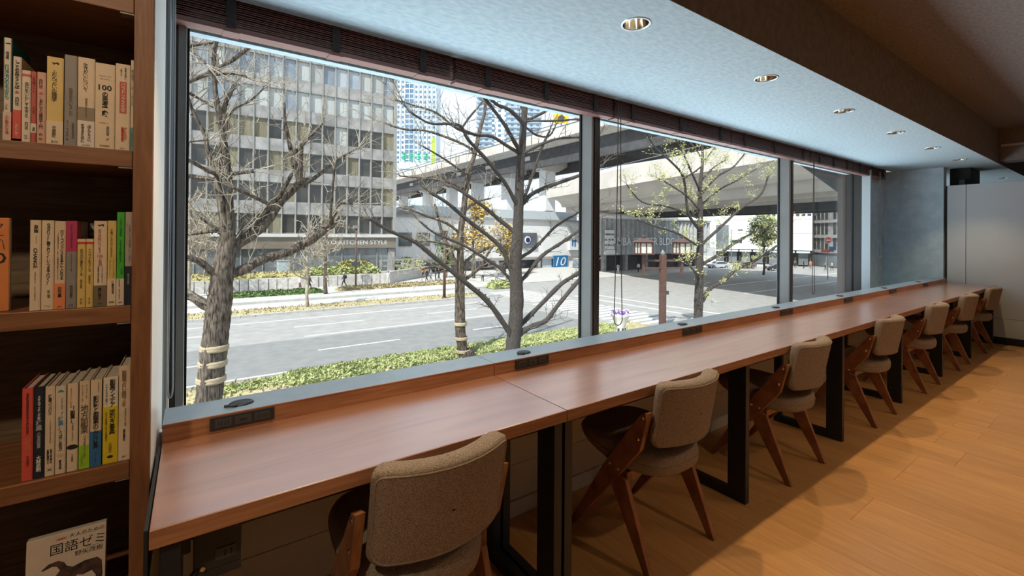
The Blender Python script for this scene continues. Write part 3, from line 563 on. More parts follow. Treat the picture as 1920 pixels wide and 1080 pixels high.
# ================================================================ THE STREET
G = -5.2
m_asph = M('asphalt', (.29, .285, .275), .85, color2=(.35, .345, .335), scale=1.2, detail=8, bump=.1, bump_scale=40)
m_asph2 = M('asphalt_newer', (.20, .20, .198), .85, color2=(.24, .24, .238), scale=1.5, detail=8)
m_paint = M('road_paint', (.74, .74, .73), .7, color2=(.52, .52, .52), scale=9, detail=6)
m_pave = M('pavement', (.44, .43, .415), .8, color2=(.52, .51, .49), scale=1.6, detail=6)
m_kerb = M('kerbstone', (.40, .40, .39), .8, color2=(.50, .49, .48), scale=3)
m_dry = M('dry_grass', (.35, .30, .155), .95, color2=(.47, .41, .25), scale=5, detail=6)
m_grass = M('spring_grass', (.22, .27, .055), .95, color2=(.40, .40, .12), scale=4, detail=6)
m_leafg = M('leaf_green', (.21, .265, .085), .7, color2=(.47, .48, .22), scale=2.2, lo=.3, hi=.7)
m_leafd = M('leaf_dark_green', (.055, .11, .03), .7, color2=(.14, .21, .06), scale=2.5)
m_leafy = M('leaf_yellow_brown', (.30, .24, .12), .8, color2=(.46, .39, .22), scale=2.5)
m_gold = M('leaf_gold', (.38, .25, .045), .8, color2=(.60, .44, .13), scale=2.5)
m_leafo = M('leaf_olive', (.26, .24, .08), .8, color2=(.44, .40, .16), scale=1.2)
m_bud = M('young_leaf', (.34, .38, .10), .7, color2=(.52, .52, .20), scale=4)
m_bark = M('bark', (.022, .017, .013), .95, color2=(.185, .148, .115), scale=4, stretch=(5, 5, 1.0), detail=10, bump=1.0, bump_scale=7, lo=.36, hi=.66)
m_bark2 = M('bark_dark', (.022, .018, .016), .95, color2=(.10, .085, .075), scale=9, stretch=(5, 5, 1.2), detail=7, bump=.9, bump_scale=14, lo=.3, hi=.75)
m_twig = M('twig_bark', (.24, .20, .15), .9, color2=(.46, .41, .33), scale=3)
m_twig2 = M('twig_bark_dark', (.07, .058, .048), .9, color2=(.19, .16, .135), scale=3)
m_band = M('burlap', (.46, .38, .26), .95, color2=(.36, .29, .19), scale=30)
m_conc = M('facade_concrete', (.22, .217, .213), .85, color2=(.35, .345, .34), scale=.9, detail=7, rand=.10)
m_fin = M('facade_fin', (.27, .265, .255), .8, color2=(.33, .325, .315), scale=2)
m_win_b = M('pane_sky_reflection', (.16, .21, .27), .12, color2=(.34, .38, .42), scale=.35, spec=.8, rand=.25)  # sky reflection of the upper rows put into the pane colour
m_win_d = M('pane_dark', (.022, .024, .024), .12, color2=(.06, .058, .05), scale=.5, spec=.7, rand=.3)
m_curt = M('curtain_olive', (.16, .145, .095), .9, color2=(.26, .24, .17), scale=2, stretch=(9, 1, .3), rand=.15)
m_curtw = M('curtain_pale', (.36, .39, .39), .9, color2=(.46, .48, .47), scale=2, stretch=(9, 1, .3), rand=.15)
m_sign = M('sign_band', (.17, .145, .115), .4, color2=(.23, .195, .16), scale=.3, stretch=(1, 1, 4))
m_letter = M('pale_lettering', (.62, .62, .60), .5)
m_glassgrey = M('shopfront_glass', (.10, .115, .125), .08, color2=(.20, .23, .25), scale=.25, spec=.8)
m_deck = M('deck_concrete', (.52, .49, .45), .8, color2=(.61, .58, .545), scale=.35, detail=6)
m_deckd = M('deck_soffit', (.46, .44, .405), .85, color2=(.54, .515, .48), scale=.3, detail=6)
m_girder = M('dark_girder', (.045, .045, .048), .7, color2=(.07, .07, .075), scale=1)
m_bwhite = M('white_render', (.76, .77, .78), .7, color2=(.82, .83, .84), scale=.5)
m_wave = M('wavy_cladding', (.33, .34, .345), .5, color2=(.46, .47, .48), scale=.5, stretch=(2, 2, 1.2), detail=2, dist=2)
m_blue = M('sign_blue', (.02, .16, .38), .5); m_yellow = M('sign_yellow', (.75, .50, .01), .5); m_redsign = M('sign_red', (.62, .10, .05), .5); m_green = M('sign_green', (.02, .42, .22), .5)
m_twr = M('tower_cladding', (.50, .60, .70), .4, color2=(.56, .66, .76), scale=.1); m_twrw = M('tower_glass', (.09, .16, .25), .15, color2=(.14, .24, .36), scale=.1)
m_red_pole = M('red_brown_post', (.085, .042, .034), .6, color2=(.12, .058, .047), scale=4)
m_grey_pole = M('grey_post', (.20, .20, .20), .5); m_lant = M('lantern_pane', (.62, .62, .56), .5)
m_stone = M('stone_block', (.42, .40, .38), .9, color2=(.60, .58, .55), scale=3, detail=8, bump=.6, bump_scale=6, rand=.08)

# --- ground
road = struct(MB().box(-70, 260, 12, 330, G-.3, G-.02).build('road', m_asph, origin=(60, 100, G)))
def flat(name, mat, x0, x1, y0, y1, z=.0, parent=road): return MB().box(x0, x1, y0, y1, G-.02, G+z).build(name, mat, parent, world_loc(parent))
flat('resurfaced_lane', m_asph2, -60, 24.5, 23.6, 30.4, -.012)
flat('lane_line', m_paint, -60, 24, 23.30, 23.5, -.004); flat('lane_line', m_paint, -60, 24, 37.5, 37.72, -.008); flat('lane_line', m_paint, 5.8, 22.5, 30.85, 31.05, -.004)
for k in range(-3, 2):
    flat('lane_dash', m_paint, 5.76+10*k, 10.52+10*k, 26.8, 26.98, -.004); flat('lane_dash', m_paint, 5.79+10*k, 10.57+10*k, 34.3, 34.48, -.004)
for k in range(13): flat('crosswalk_stripe', m_paint, 26.2, 31.5, 21.6+k*.98, 22.1+k*.98, -.003)
for k in range(9): flat('crosswalk_stripe', m_paint, 27.2, 32.2, 35.0+k*.95, 35.48+k*.95, -.003)
flat('stop_line', m_paint, 33.6, 33.95, 19.5, 36, -.003); flat('stop_line', m_paint, 36.2, 36.5, 20, 36, -.003)
for k in range(12): flat('crosswalk_stripe', m_paint, 46+k*1.05, 46.5+k*1.05, 15.6, 19.4, -.003)
flat('lane_line', m_paint, 43, 130, 20.4, 20.7, -.003); flat('lane_line', m_paint, 52, 130, 27.0, 27.3, -.003); flat('lane_line', m_paint, 56, 130, 33.0, 33.3, -.003)
struct(MB().box(-70, 60, 2.1, 12, G-.3, G+.1).build('sidewalk_near', m_pave, origin=(0, 7, G)))
struct(MB().box(-60, 30, 47.6, 75, G-.1, G+.12).build('sidewalk_far', m_pave, origin=(0, 60, G))); struct(MB().box(30, 140, 49, 130, G-.1, G+.1).build('plaza', m_pave, origin=(60, 60, G)))
struct(MB().box(-60, 25.5, 44.2, 47.2, G-.05, G+.03).build('cycle_lane', m_pave, origin=(0, 45, G)))
kb = struct(empty('kerb', (0, 40.4, G)))
for k in range(-14, 27):
    MB().box(k+.01, k+.99, 40.25, 40.55, G-.05, G+.16).build('kerbstone', m_kerb, kb, world_loc(kb))
MB().box(-60, 25.5, 47.2, 47.6, G-.05, G+.25).build('kerb_edge', m_kerb, kb, world_loc(kb)); MB().box(-60, 27, 22.75, 23.0, G-.05, G+.15).build('kerb_edge', m_kerb, kb, world_loc(kb))

# --- planting
def leaf_cards(b, pts, size, rng, up=.5):
    for p in pts:
        a = Vector((rng.uniform(-1, 1), rng.uniform(-1, 1), rng.uniform(-.2, 1))).normalized(); c = a.orthogonal().normalized(); s = size*rng.uniform(.6, 1.3)
        p = Vector(p); q = p+a*s; d = c*s*.35; mid = p+a*s*.5
        b.add([p, mid+d, q, mid-d], [(0, 1, 2, 3)])
def mound(name, label, cat, x0, x1, y0, y1, z0, h, mats, ncard, seed, size=.25, sub=(14, 5), hump=.25, stuff=False, taper=.6):
    """a hedge, bush bed or grass bank: lumpy volume with leaf blades standing out of it"""
    rng = random.Random(seed); b = MB(); nx, ny = sub; vs = []
    def hh(u, v): 
        e = min(1, (min(u, 1-u)*nx*taper)+.25)*min(1, min(v, 1-v)*ny*taper+.25)
        return h*e*(1-hump+hump*rng.random()*2*.5)
    for j in range(ny+1):
        for i in range(nx+1):
            u, v = i/nx, j/ny; vs.append((x0+(x1-x0)*u+rng.uniform(-.04, .04), y0+(y1-y0)*v, z0+hh(u, v)))
    top = len(vs); fs = [(j*(nx+1)+i, j*(nx+1)+i+1, (j+1)*(nx+1)+i+1, (j+1)*(nx+1)+i) for j in range(ny) for i in range(nx)]
    per = [(i, 0) for i in range(nx)]+[(nx, j) for j in range(ny)]+[(i, ny) for i in range(nx, 0, -1)]+[(0, j) for j in range(ny, 0, -1)]
    vs += [(x0+(x1-x0)*i/nx, y0+(y1-y0)*j/ny, z0-.02) for i, j in per]
    for k in range(len(per)):
        a, c = per[k], per[(k+1) % len(per)]; ia, ic = a[1]*(nx+1)+a[0], c[1]*(nx+1)+c[0]; fs.append((top+k, top+(k+1) % len(per), ic, ia))
    b.add(vs, fs, True)
    r = empty(name, ((x0+x1)/2, (y0+y1)/2, z0), label, cat, kind='stuff' if stuff else None)
    o = world_loc(r); body = b.build('body' if not stuff else name+'_bed', mats[0], r, o)
    pts = []
    for k in range(ncard):
        i = rng.randrange(nx); j = rng.randrange(ny); u, v = rng.random(), rng.random()
        A, B_, C_, D_ = (Vector(vs[n]) for n in (j*(nx+1)+i, j*(nx+1)+i+1, (j+1)*(nx+1)+i+1, (j+1)*(nx+1)+i))
        pts.append((A*(1-u)+B_*u)*(1-v)+(D_*(1-u)+C_*u)*v)
        if rng.random() < .25 and j == 0: pts.append((pts[-1].x, y0, z0+rng.random()*h*.9))
    c = MB(); leaf_cards(c, pts, size, rng); lf = c.build('foliage', mats[-1], r, o, fix=False); lf['kind'] = 'stuff'
    return r
mound('grass_bank', 'sunny green and straw grass verge between the near trees', 'grass', -14, 27, 14.5, 22.75, G, .22, [m_dry, m_dry], 9000, 1, .17, (60, 12), .5, True)
mound('ground_cover', 'leafy green ground cover along the near verge', 'ground cover', 3.2, 24, 20.4, 22.5, G+.1, .38, [m_leafg], 19000, 2, .13, (60, 6), .5, True)
mound('ground_cover', 'thin tongue of green ground cover at the left end of the verge', 'ground cover', .9, 3.4, 20.9, 21.9, G+.1, .25, [m_leafg], 1600, 22, .13, (12, 5), .5, True)
mound('lawn_strip', 'dry yellow grass strip beyond the road', 'grass', -40, 25.5, 40.6, 44.1, G, .14, [m_dry], 5000, 3, .17, (60, 5), .5, True)
mound('hedge', 'low dark green hedge in front of the stone wall', 'hedge', 2.6, 11.6, 51.6, 53.2, G+.1, .52, [m_leafd], 2600, 4, .20, (22, 4), .3)
mound('hedge', 'long yellow-brown hedge beside the far pavement', 'hedge', 13.2, 29.5, 52.2, 53.6, G+.1, .46, [m_leafy], 3800, 5, .20, (34, 4), .3)
mound('lawn_bank', 'straw coloured lawn bank in front of the office block', 'lawn', -12, 20.3, 58.4, 63.0, G+1.25, .6, [m_leafo, m_dry], 2500, 6, .3, (40, 8), .3)
mound('clipped_shrub', 'rounded green shrub mass behind the stone wall', 'shrub', 11.0, 20.2, 58.5, 60.5, G+1.2, 1.2, [m_leafg], 2200, 7, .36, (20, 6), .3, taper=.35)
mound('clipped_shrub', 'darker clipped shrub on the bank behind the red pole', 'shrub', 15.3, 20.0, 60.7, 62.0, G+1.7, 1.25, [m_leafo], 900, 8, .34, (10, 5), .3, taper=.4)
mound('clipped_shrub', 'yellow green shrub at the head of the ramp wall', 'shrub', 24.6, 29.0, 64.2, 66.8, G+1.3, 1.6, [m_leafg], 1200, 9, .36, (10, 8), .3, taper=.4)
mound('clipped_shrub', 'low green bush on the far corner before the crossing', 'shrub', 29.5, 32.5, 45.5, 47.2, G+.05, .9, [m_leafg], 600, 10, .35, (8, 5), .4)
# stone wall of single blocks, ramp wall behind it
sw = empty('stone_wall', (8, 57.4, G+.1), 'rough pale stone retaining wall along the far pavement', 'wall'); so_ = world_loc(sw)
x = -13.0; rs = random.Random(5)
while x < 20.5:
    wv = rs.uniform(.85, 1.25); y = 57.2+rs.uniform(-.05, .05); d = .05
    MB().prism([(x+d, y+.0), (x+wv-d, y-.02), (x+wv-.01, y+.12), (x+wv-.01, y+.6), (x+.01, y+.6), (x+.01, y+.12)], 'z', G+.1, G+1.42+rs.uniform(-.03, .03)).build('stone_block', m_stone, sw, so_); x += wv
rw = empty('ramp_wall', (24, 60, G+.1), 'plain concrete wall rising beside the ramp path', 'wall')
MB().prism([(20.6, 57.3), (21.0, 57.3), (29.6, 64.0), (29.3, 64.4)], 'z', G+.1, G+1.55).build('wall_body', m_kerb, rw, world_loc(rw)); MB().prism([(20.5, 57.25), (21.05, 57.25), (29.7, 64.0), (29.3, 64.5)], 'z', G+1.55, G+1.65).build('coping', m_pave, rw, world_loc(rw))
bn = empty('park_rail', (23, 60.5, G+2.3), 'low pale railing panels on the bank beside the office block', 'railing')
for k in range(4): 
    x = 20.9+k*1.9; y = 60.9+k*.75
    MB().box(x, x+.25, y, y+.25, G+1.7, G+3.0).build('post', m_fin, bn, world_loc(bn)); MB().box(x+.25, x+1.9, y+.1, y+.2, G+2.75, G+3.0).box(x+.25, x+1.9, y+.1, y+.2, G+2.0, G+2.2).build('rail', m_fin, bn, world_loc(bn))
pb = empty('planter_box', (9.2, 61.5, G+1.5), 'pale blue-grey box standing on the lawn bank', 'box'); MB().box(8.4, 9.7, 61, 62.3, G+1.5, G+3.1).build('body', M('pale_blue_box', (.38, .47, .52), .6), pb, world_loc(pb), .05); MB().box(8.35, 9.75, 60.95, 62.35, G+3.1, G+3.2).build('lid', m_fin, pb, world_loc(pb))
bb = empty('low_bench', (5, 61, G+1.6), 'long grey bench on the lawn bank behind the nearest tree', 'bench'); MB().box(2.9, 6.0, 60.8, 61.5, G+2.0, G+2.2).build('seat', m_fin, bb, world_loc(bb)); 
for q in (3.2, 5.5): MB().box(q, q+.3, 60.9, 61.4, G+1.5, G+2.0).build('support', m_kerb, bb, world_loc(bb))

# --- office block opposite
CB = atY(740, 300, 64.0); ob = empty('office_block', (CB.x, CB.y, G), 'grey concrete office block with rows of windows beyond the road', 'building', rz=R(-3.7))
MOD, FH, NC, NR = 1.62, 4.05, 24, 7
def part(name, mat, *bx, parent=None, bevel=0): return MB().box(*bx).build(name, mat, parent, bevel=bevel)
part('wall', m_conc, -62, 0, .45, 26, 6.3, 36.5, parent=ob)
wm = MB().box(-.70, .70, 0, .04, 0, 2.38).mesh('window'); sm_ = MB().box(-.795, .795, 0, .24, 0, 1.58).mesh('spandrel_panel'); fm = MB().box(-.055, .055, .02, .5, 0, NR*FH+1.6).mesh('fin'); sm_.materials.append(m_conc); fm.materials.append(m_fin)
wms = []
for mt in (m_win_b, m_curtw, m_win_d, m_curt): q = wm.copy(); q.materials.append(mt); wms.append(q)
hm = MB().box(-.76, .76, -.06, .10, -.06, .0).box(-.76, .76, -.06, .10, 2.38, 2.44).box(-.76, -.70, -.06, .1, 0, 2.38).box(.70, .76, -.06, .1, 0, 2.38).mesh('window_frame'); hm.materials.append(m_fin)
def inst(name, me, parent, loc): o = bpy.data.objects.new(name, me); COL.objects.link(o); o.parent = parent; o.location = loc; return o
rw_ = random.Random(21)
for c in range(NC):
    xc = -.95-MOD*c
    if c % 1 == 0: inst('fin', fm, ob, (xc-MOD/2, -.05, 6.5))
    for k in range(NR):
        z = 6.6+FH*k
        wi = wms[rw_.choice((0, 1, 1, 1) if k == 4 else (0, 0, 0, 1)) if k >= 4 else rw_.choice((2, 3, 3, 1) if k == 3 else (2, 2, 2, 3))]
        wo_ = inst('window', wi, ob, (xc, .30, z)); inst('window_frame', hm, wo_, (0, 0, 0))
        inst('spandrel_panel', sm_, ob, (xc, .08, z+2.44))
part('fin', m_fin, -.14, .3, -.05, 26, 5.2, 36.5, parent=ob); part('soffit_band', M('band_white', (.56, .56, .55), .7), -62, .3, -.6, 1.0, 6.05, 6.5, parent=ob)
part('sign_band', m_sign, -62, .15, -.35, .5, 4.55, 6.05, parent=ob); part('shop_glass', m_glassgrey, -62, -.2, .1, .2, .2, 4.55, parent=ob); part('corner_wall', m_conc, -.9, .1, -.1, 4, .2, 4.6, parent=ob)
part('ground_plinth', m_kerb, -62, .1, -.5, 1, 0, 1.2, parent=ob)
for k in range(24): part('shop_mullion', m_fin, -2.5-k*2.4, -2.38-k*2.4, 0, .1, 1.2, 4.55, parent=ob)
letters('sign_letters', 'TOYO KITCHEN STYLE', m_letter, ob, (-5.9, -.37, 5.35), 9.6, .62, .01, bold=.01)
part('poster', M('poster_white', (.55, .58, .62), .6), -31.5, -25.2, -.42, -.36, 1.6, 4.4, parent=ob)
MB().add([(-30, -.43, 3.6), (-28.6, -.43, 4.1), (-26.6, -.43, 3.9), (-26.2, -.43, 3.5), (-28, -.43, 3.4)], [(0, 1, 2, 3, 4)]).add([(-29.6, -.43, 2.4), (-28.2, -.43, 2.9), (-26.8, -.43, 2.6), (-26.2, -.43, 2.2), (-28, -.43, 2.1)], [(0, 1, 2, 3, 4)]).build('poster_print', m_girder, ob, fix=False)

# --- two towers in the distance
def tower(label, px0, px1, t, top, cols, rows, zbot, rowh, colour_gap, seed, balcony=False):
    a = CAM+ray(px0, 440)*t; c = CAM+ray(px1, 440)*t; d = (c-a); d.z = 0; wdt = d.length; ang = math.atan2(d.y, d.x)
    r = empty('tower_block', (a.x, a.y, G), label, 'building', 'towers on the skyline', rz=ang)
    MB().box(0, wdt, 0, wdt*.7, 0, top).build('wall', m_twr, r)
    b = MB(); cw = wdt/cols; rg = random.Random(seed)
    for i in range(cols):
        if colour_gap and colour_gap[0] <= i < colour_gap[1]: continue
        for j in range(rows):
            b.box(cw*(i+.28), cw*(i+.72), -.12, .1, zbot+rowh*j+rowh*.25, zbot+rowh*(j+.75))
    b.build('windows', m_twrw, r, fix=False)['kind'] = 'stuff'
    if colour_gap: MB().box(cw*colour_gap[0], cw*colour_gap[1], -.2, .1, zbot, top-3).build('curtain_wall', m_twrw, r)
    if colour_gap:
        g = MB()
        for j in range(rows): g.box(cw*colour_gap[0], cw*colour_gap[1], -.35, 0, zbot+rowh*j, zbot+rowh*j+.8)
        for i in range(cols+1): g.box(cw*i-.25, cw*i+.25, -.6, 0, 0, top)
        g.build('ribs', m_twr, r, fix=False)['kind'] = 'stuff'
    if balcony:
        g = MB()
        for j in range(rows): g.box(-.8, wdt*.22, -1.2, .1, zbot+rowh*j, zbot+rowh*j+1.1); g.box(wdt*.45, wdt+.6, -1.2, .1, zbot+rowh*j, zbot+rowh*j+1.1)
        g.build('balconies', M('balcony', (.30, .37, .45), .5), r, fix=False)['kind'] = 'stuff'
    return r
ta = tower('pale blue tower just right of the office block', 741, 816, 330, 150, 9, 30, 35, 3.7, (2, 4), 1)
tower('pale tower with balconies behind the dark tree', 893, 1013, 300, 135, 10, 26, 48, 3.3, None, 2, True)
gs = empty('rooftop_sign', tuple(CAM+ray(792, 300)*200), 'green rooftop sign lettering below the blue tower', 'sign'); gs.rotation_euler.z = R(-30); rg = random.Random(9)
for k in range(5):
    b = MB()
    for q in range(3): z = q*1.1; b.box(-9+k*3.2, -6.8+k*3.2-rg.random()*.8, 0, .4, z, z+.5)
    b.box(-8.2+k*3.2, -7.6+k*3.2, 0, .4, -.6, 3.2).build('sign_character', m_green, gs)
MB().box(-10, 7, .5, .9, -4, -.8).build('sign_frame', m_twr, gs); MB().box(-12, 9, .95, 14, G-gs.location.z, -1.5).build('building_below', m_twr, gs)
rs_ = empty('roadside_sign', tuple(CAM+ray(713+100, 262)*195), 'tall lime green vertical sign beside the blue tower', 'sign'); MB().box(-.9, .9, 0, .5, -12, 1).build('board', M('sign_lime', (.55, .70, .12), .6), rs_); MB().box(-.2, .2, .5, .9, G-rs_.location.z, 0).build('post', m_grey_pole, rs_)

# --- elevated roads
d1 = empty('elevated_road', (60, 90, G), 'upper expressway deck crossing behind the dark tree', 'overpass'); o1 = world_loc(d1)
P1 = [(52, 20.3), (52.35, 20.3), (52.35, 19.2), (66.6, 19.2), (66.6, 20.3), (67, 20.3), (67, 18.5), (65.5, 18.1), (63.5, 16.9), (55.5, 16.9), (53.5, 18.1), (52, 18.4)]
MB().prism(P1, 'y', 18, 230).build('deck', m_deck, d1, o1)
MB().box(54.2, 54.9, 18, 230, 14.4, 17.6).box(64, 64.7, 18, 230, 14.4, 17.6).build('girder', m_girder, d1, o1)
for k in range(22): MB().box(51.93, 52.0, 20+k*9.5, 20.12+k*9.5, 18.45, 20.28).build('deck_joint', m_girder, d1, o1)
for yy in (72, 86, 100, 114, 130, 150):
    p = MB().box(58.2, 60.9, yy-1.1, yy+1.1, 6.25 if yy == 72 else G, 15.2).build('pier', m_bwhite, d1, o1, .15); MB().prism([(54, 16.9), (65, 16.9), (65, 16.2), (61.5, 14.4), (57.5, 14.4), (54, 16.2)], 'y', yy-1.2, yy+1.2).build('pier_head', m_deck, d1, o1)
MB().box(51.9, 52.2, 20, 230, 20.3, 20.36).box(51.9, 52.2, 20, 230, 20.9, 20.96).build('handrail', m_grey_pole, d1, o1)
sgn = empty('road_sign', tuple(CAM+ray(1053, 222)*79.5), 'yellow arrow shaped warning sign on the upper deck', 'sign'); sgn.rotation_euler.z = R(-32)
MB().prism([(-1.3, -.9), (1.2, -.9), (1.2, .5), (1.6, .5), (0, 1.4), (-1.6, .5), (-1.3, .5)], 'y', 0, .15).build('board', m_yellow, sgn); MB().prism([(-.5, -.6), (.4, -.6), (.4, .0), (.8, 0), (0, .7), (-.8, 0), (-.5, 0)], 'y', -.03, 0).build('arrow', m_girder, sgn)
MB().box(-.1, .1, .15, .3, -2.4, 0).build('post', m_grey_pole, sgn)
sgr = empty('road_sign', tuple(CAM+ray(1083, 217)*77), 'orange red square sign on the upper deck by the mullion', 'sign'); sgr.rotation_euler.z = R(-32); MB().box(-.55, 1.0, 0, .12, -.7, .75).build('board', m_redsign, sgr); MB().box(-.1, .1, .12, .25, -2.4, 0).build('post', m_grey_pole, sgr)

d2 = empty('elevated_road', (41.3, 18.6, 0), 'curved lower ramp deck seen through the middle pane', 'overpass', rz=-math.atan2(48-41.3, 46.1-18.6))
arc = [(0.0, 8.0)]+[(.5+2.6*math.sin(R(a)), 8.0-1.5*(1-math.cos(R(a)))) for a in range(0, 91, 15)]
P2 = [(0, 10.3), (.35, 10.3), (.35, 9.2), (19.6, 9.2), (19.6, 10.3), (20, 10.3), (20, 8)]+[(20-.5-2.6*math.sin(R(a)), 8.0-1.5*(1-math.cos(R(a)))) for a in range(0, 91, 15)]+arc[::-1]
MB().prism(P2, 'y', -48, 46).build('deck', [m_deckd], d2)
MB().prism([(-.04, 8.02), (-.04, 10.32), (.1, 10.32), (.1, 8.02)], 'y', -48, 46).build('parapet', m_deck, d2)
for k in range(15): MB().box(-.06, -.04, -46+k*6.2, -45.92+k*6.2, 8.05, 10.3).build('parapet_joint', m_deckd, d2)
MB().box(4, 4.8, -48, 46, 5.4, 6.6).box(9.5, 10.3, -48, 46, 5.4, 6.6).box(15, 15.8, -48, 46, 5.4, 6.6).build('girder', m_deckd, d2)
MB().tube([(.2, -48, 10.9), (.2, 46, 10.9)], .06, 6).build('handrail', m_grey_pole, d2)
for yy in (-30,): MB().box(8.2, 11.6, yy-1.2, yy+1.2, G, 6.0).build('pier', m_deck, d2, bevel=.15)
d3 = empty('elevated_road', (70, 60, 0), 'far low ramp deck above the lettered building', 'overpass'); o3 = world_loc(d3)
MB().prism([(64, 7.6), (64.4, 7.6), (64.4, 6.7), (75, 6.7), (75, 7.6), (75.4, 7.6), (75.4, 5.9), (64, 5.9)], 'y', 3, 67).build('deck', m_deck, d3, o3); MB().box(66, 67, 3, 67, 4.8, 5.9).box(72, 73, 3, 67, 4.8, 5.9).build('girder', m_girder, d3, o3)
for yy in (6, 64): MB().box(68.5, 70.5, yy-1, yy+1, G, 5).build('pier', m_deck, d3, o3)

# --- lettered building, white station block with the number 10
nb = empty('lettered_building', (58, 56, G), 'grey wavy clad building with large pale letters under the ramp', 'building')
b = MB(); n = 90
for i in range(n): 
    x0, x1 = 34*i/n, 34*(i+1)/n; y0, y1 = -.28*math.sin(i*1.9)-.1, -.28*math.sin((i+1)*1.9)-.1
    b.add([(x0, y0, 3.2), (x1, y1, 3.2), (x1, y1, 9.6), (x0, y0, 9.6)], [(0, 1, 2, 3)])
b.build('cladding', m_wave, nb, fix=False); MB().box(0, 34, .3, 3, 3.0, 9.7).build('upper_body', m_wave, nb); MB().box(1, 33, 2.0, 3.0, 0, 3.0).build('recessed_front', m_girder, nb)
MB().tube([(-1, -.3, 10.1), (22, -.3, 10.1)], .5, 12).build('roof_rim', m_bwhite, nb); MB().box(-1, 34.3, -.5, 3.2, 9.7, 9.95).build('roof', m_fin, nb)
for k in range(6): MB().box(2+k*5.8, 2.7+k*5.8, .6, 1.3, 0, 3.2).build('column', m_conc, nb)
letters('wall_letters', 'NAMBA CENTER BLDG', m_bwhite, nb, (11.3, -.52, 5.5), 19.5, 1.45, .02, bold=.008)
for k in range(4): MB().box(1.2, 3.4, -.6, -.4, 4.1+k*.95, 4.7+k*.95).build('logo_bar', m_bwhite, nb)
MB().prism([(1.0, 3.2), (4.6, 3.2), (3.4, 4.0), (1.0, 4.0)], 'y', -.6, -.4).build('logo_foot', m_bwhite, nb)
stn = empty('station_block', (45, 70, G), 'long white low building with a blue number 10 panel', 'building'); so2 = world_loc(stn)
MB().box(26.5, 67, 70, 82, -3.0, 4.2).build('white_front', m_bwhite, stn, so2); MB().box(26.5, 67, 69.6, 82, 4.2, 4.5).build('roof_edge', m_fin, stn, so2); MB().box(26.5, 67.2, 69.4, 70, -3.4, -2.9).build('canopy_edge', m_fin, stn, so2)
MB().box(26.5, 66, 72.5, 81, G, -3.0).build('recessed_front', m_glassgrey, stn, so2); MB().box(30, 67, 71, 81, 4.5, 6.2).build('parapet_screen', m_partition, stn, so2)
for xx in (31, 36, 41, 46, 51, 56): MB().box(xx, xx+.6, 70.3, 70.9, G, -3.0).build('column', m_bwhite, stn, so2)
p0 = atY(1037, 490, 69.5); p1 = atY(1063, 490, 69.5)
pn = MB().box(p0.x, p1.x, 69.3, 69.6, G+.1, -2.75).build('number_panel', m_blue, stn, so2); letters('number', '10', m_bwhite, stn, ((p0.x+p1.x)/2-so2.x, 69.27-so2.y, (G-2.7)/2-so2.z), (p1.x-p0.x)*.72, 1.75, .01, shear=.25)
q0 = atY(1016, 490, 70.2); MB().box(q0.x, p0.x, 69.9, 70.3, G+.1, -3.0).build('side_wall', m_partition, stn, so2); MB().box(p1.x, p1.x+1.7, 69.6, 70.3, G+.1, -2.9).build('pillar', m_bwhite, stn, so2)
q1 = atY(1069, 442, 69.4); MB().box(q1.x, q1.x+3, 69.5, 69.9, -1.7, 1.2).build('sign_panel', m_bwhite, stn, so2)
MB().box(q1.x+.6, q1.x+.9, 69.42, 69.5, -.8, .9).box(q1.x+.6, q1.x+1.9, 69.42, 69.5, .1, .4).box(q1.x+1.3, q1.x+1.6, 69.42, 69.5, -.9, .7).build('sign_mark', m_blue, stn, so2)
wq = atY(978, 430, 69.9); MB().box(wq.x, wq.x+3.6, 69.7, 70.0, -1.2, 1.8).build('upper_window', m_glassgrey, stn, so2)
MB().tube([(wq.x+1.3, 69.6, .4), (wq.x+1.3, 69.7, .4)], .72, 20).build('round_logo', m_bwhite, stn, so2); MB().tube([(wq.x+1.3, 69.52, .4), (wq.x+1.3, 69.6, .4)], .48, 20).build('logo_core', M('logo_navy', (.02, .02, .16), .5), stn, so2)
for k in range(4): MB().box(27+k*3.2, 29.2+k*3.2, 69.8, 70.0, -.6, 1.6).build('upper_window', m_glassgrey, stn, so2)

# --- white store and grey office at the far right
def block(name, label, pa, ta_, pb, tb_, top, depth):
    a = CAM+ray(pa, 445)*ta_; c = CAM+ray(pb, 445)*tb_; d = c-a; ang = math.atan2(d.y, d.x); r = empty(name, (a.x, a.y, G), label, 'building', rz=ang); return r, Vector((d.x, d.y, 0)).length
ws, L = block('store_building', 'bright white store building behind the round green tree', 1340, 112, 1523, 100, 24, 12)
MB().box(0, L, 0, 14, 3.6, 30).build('wall', m_bwhite, ws); MB().box(.3, L-.3, 1.5, 13, 0, 3.6).build('shop_recess', m_girder, ws)
for k in range(7):
    x = L*(k+.1)/7; MB().box(x, x+L*.09, .2, .35, .3, 3.0).build('shop_window', m_glassgrey, ws); MB().box(x-.3, x+L*.11, -.9, .3, 3.0, 3.4).build('awning', m_partition, ws)
for z in (7.4, 10.6): MB().box(0, L, -.06, 0, z, z+.12).build('facade_line', m_partition, ws)
MB().box(L*.02, L*.16, -.4, 0, 3.4, 9.4).build('glass_corner', m_glassgrey, ws)
b = MB()
for k in range(9): b.box(L*.45+k*1.1+(k > 3)*2.5, L*.45+k*1.1+.7+(k > 3)*2.5, -.08, 0, 11.3, 11.8)
b.build('facade_marks', m_girder, ws)
go_, L2 = block('office_building', 'grey far office with ranks of narrow windows, in the narrow right pane', 1523, 104, 1660, 84, 24, 12)
MB().box(0, L2, 0, 14, 0, 30).build('wall', m_conc, go_)
nwm = MB().box(-.42, .42, 0, .2, 0, 2.5).mesh('window'); nwm.materials.append(m_win_d)
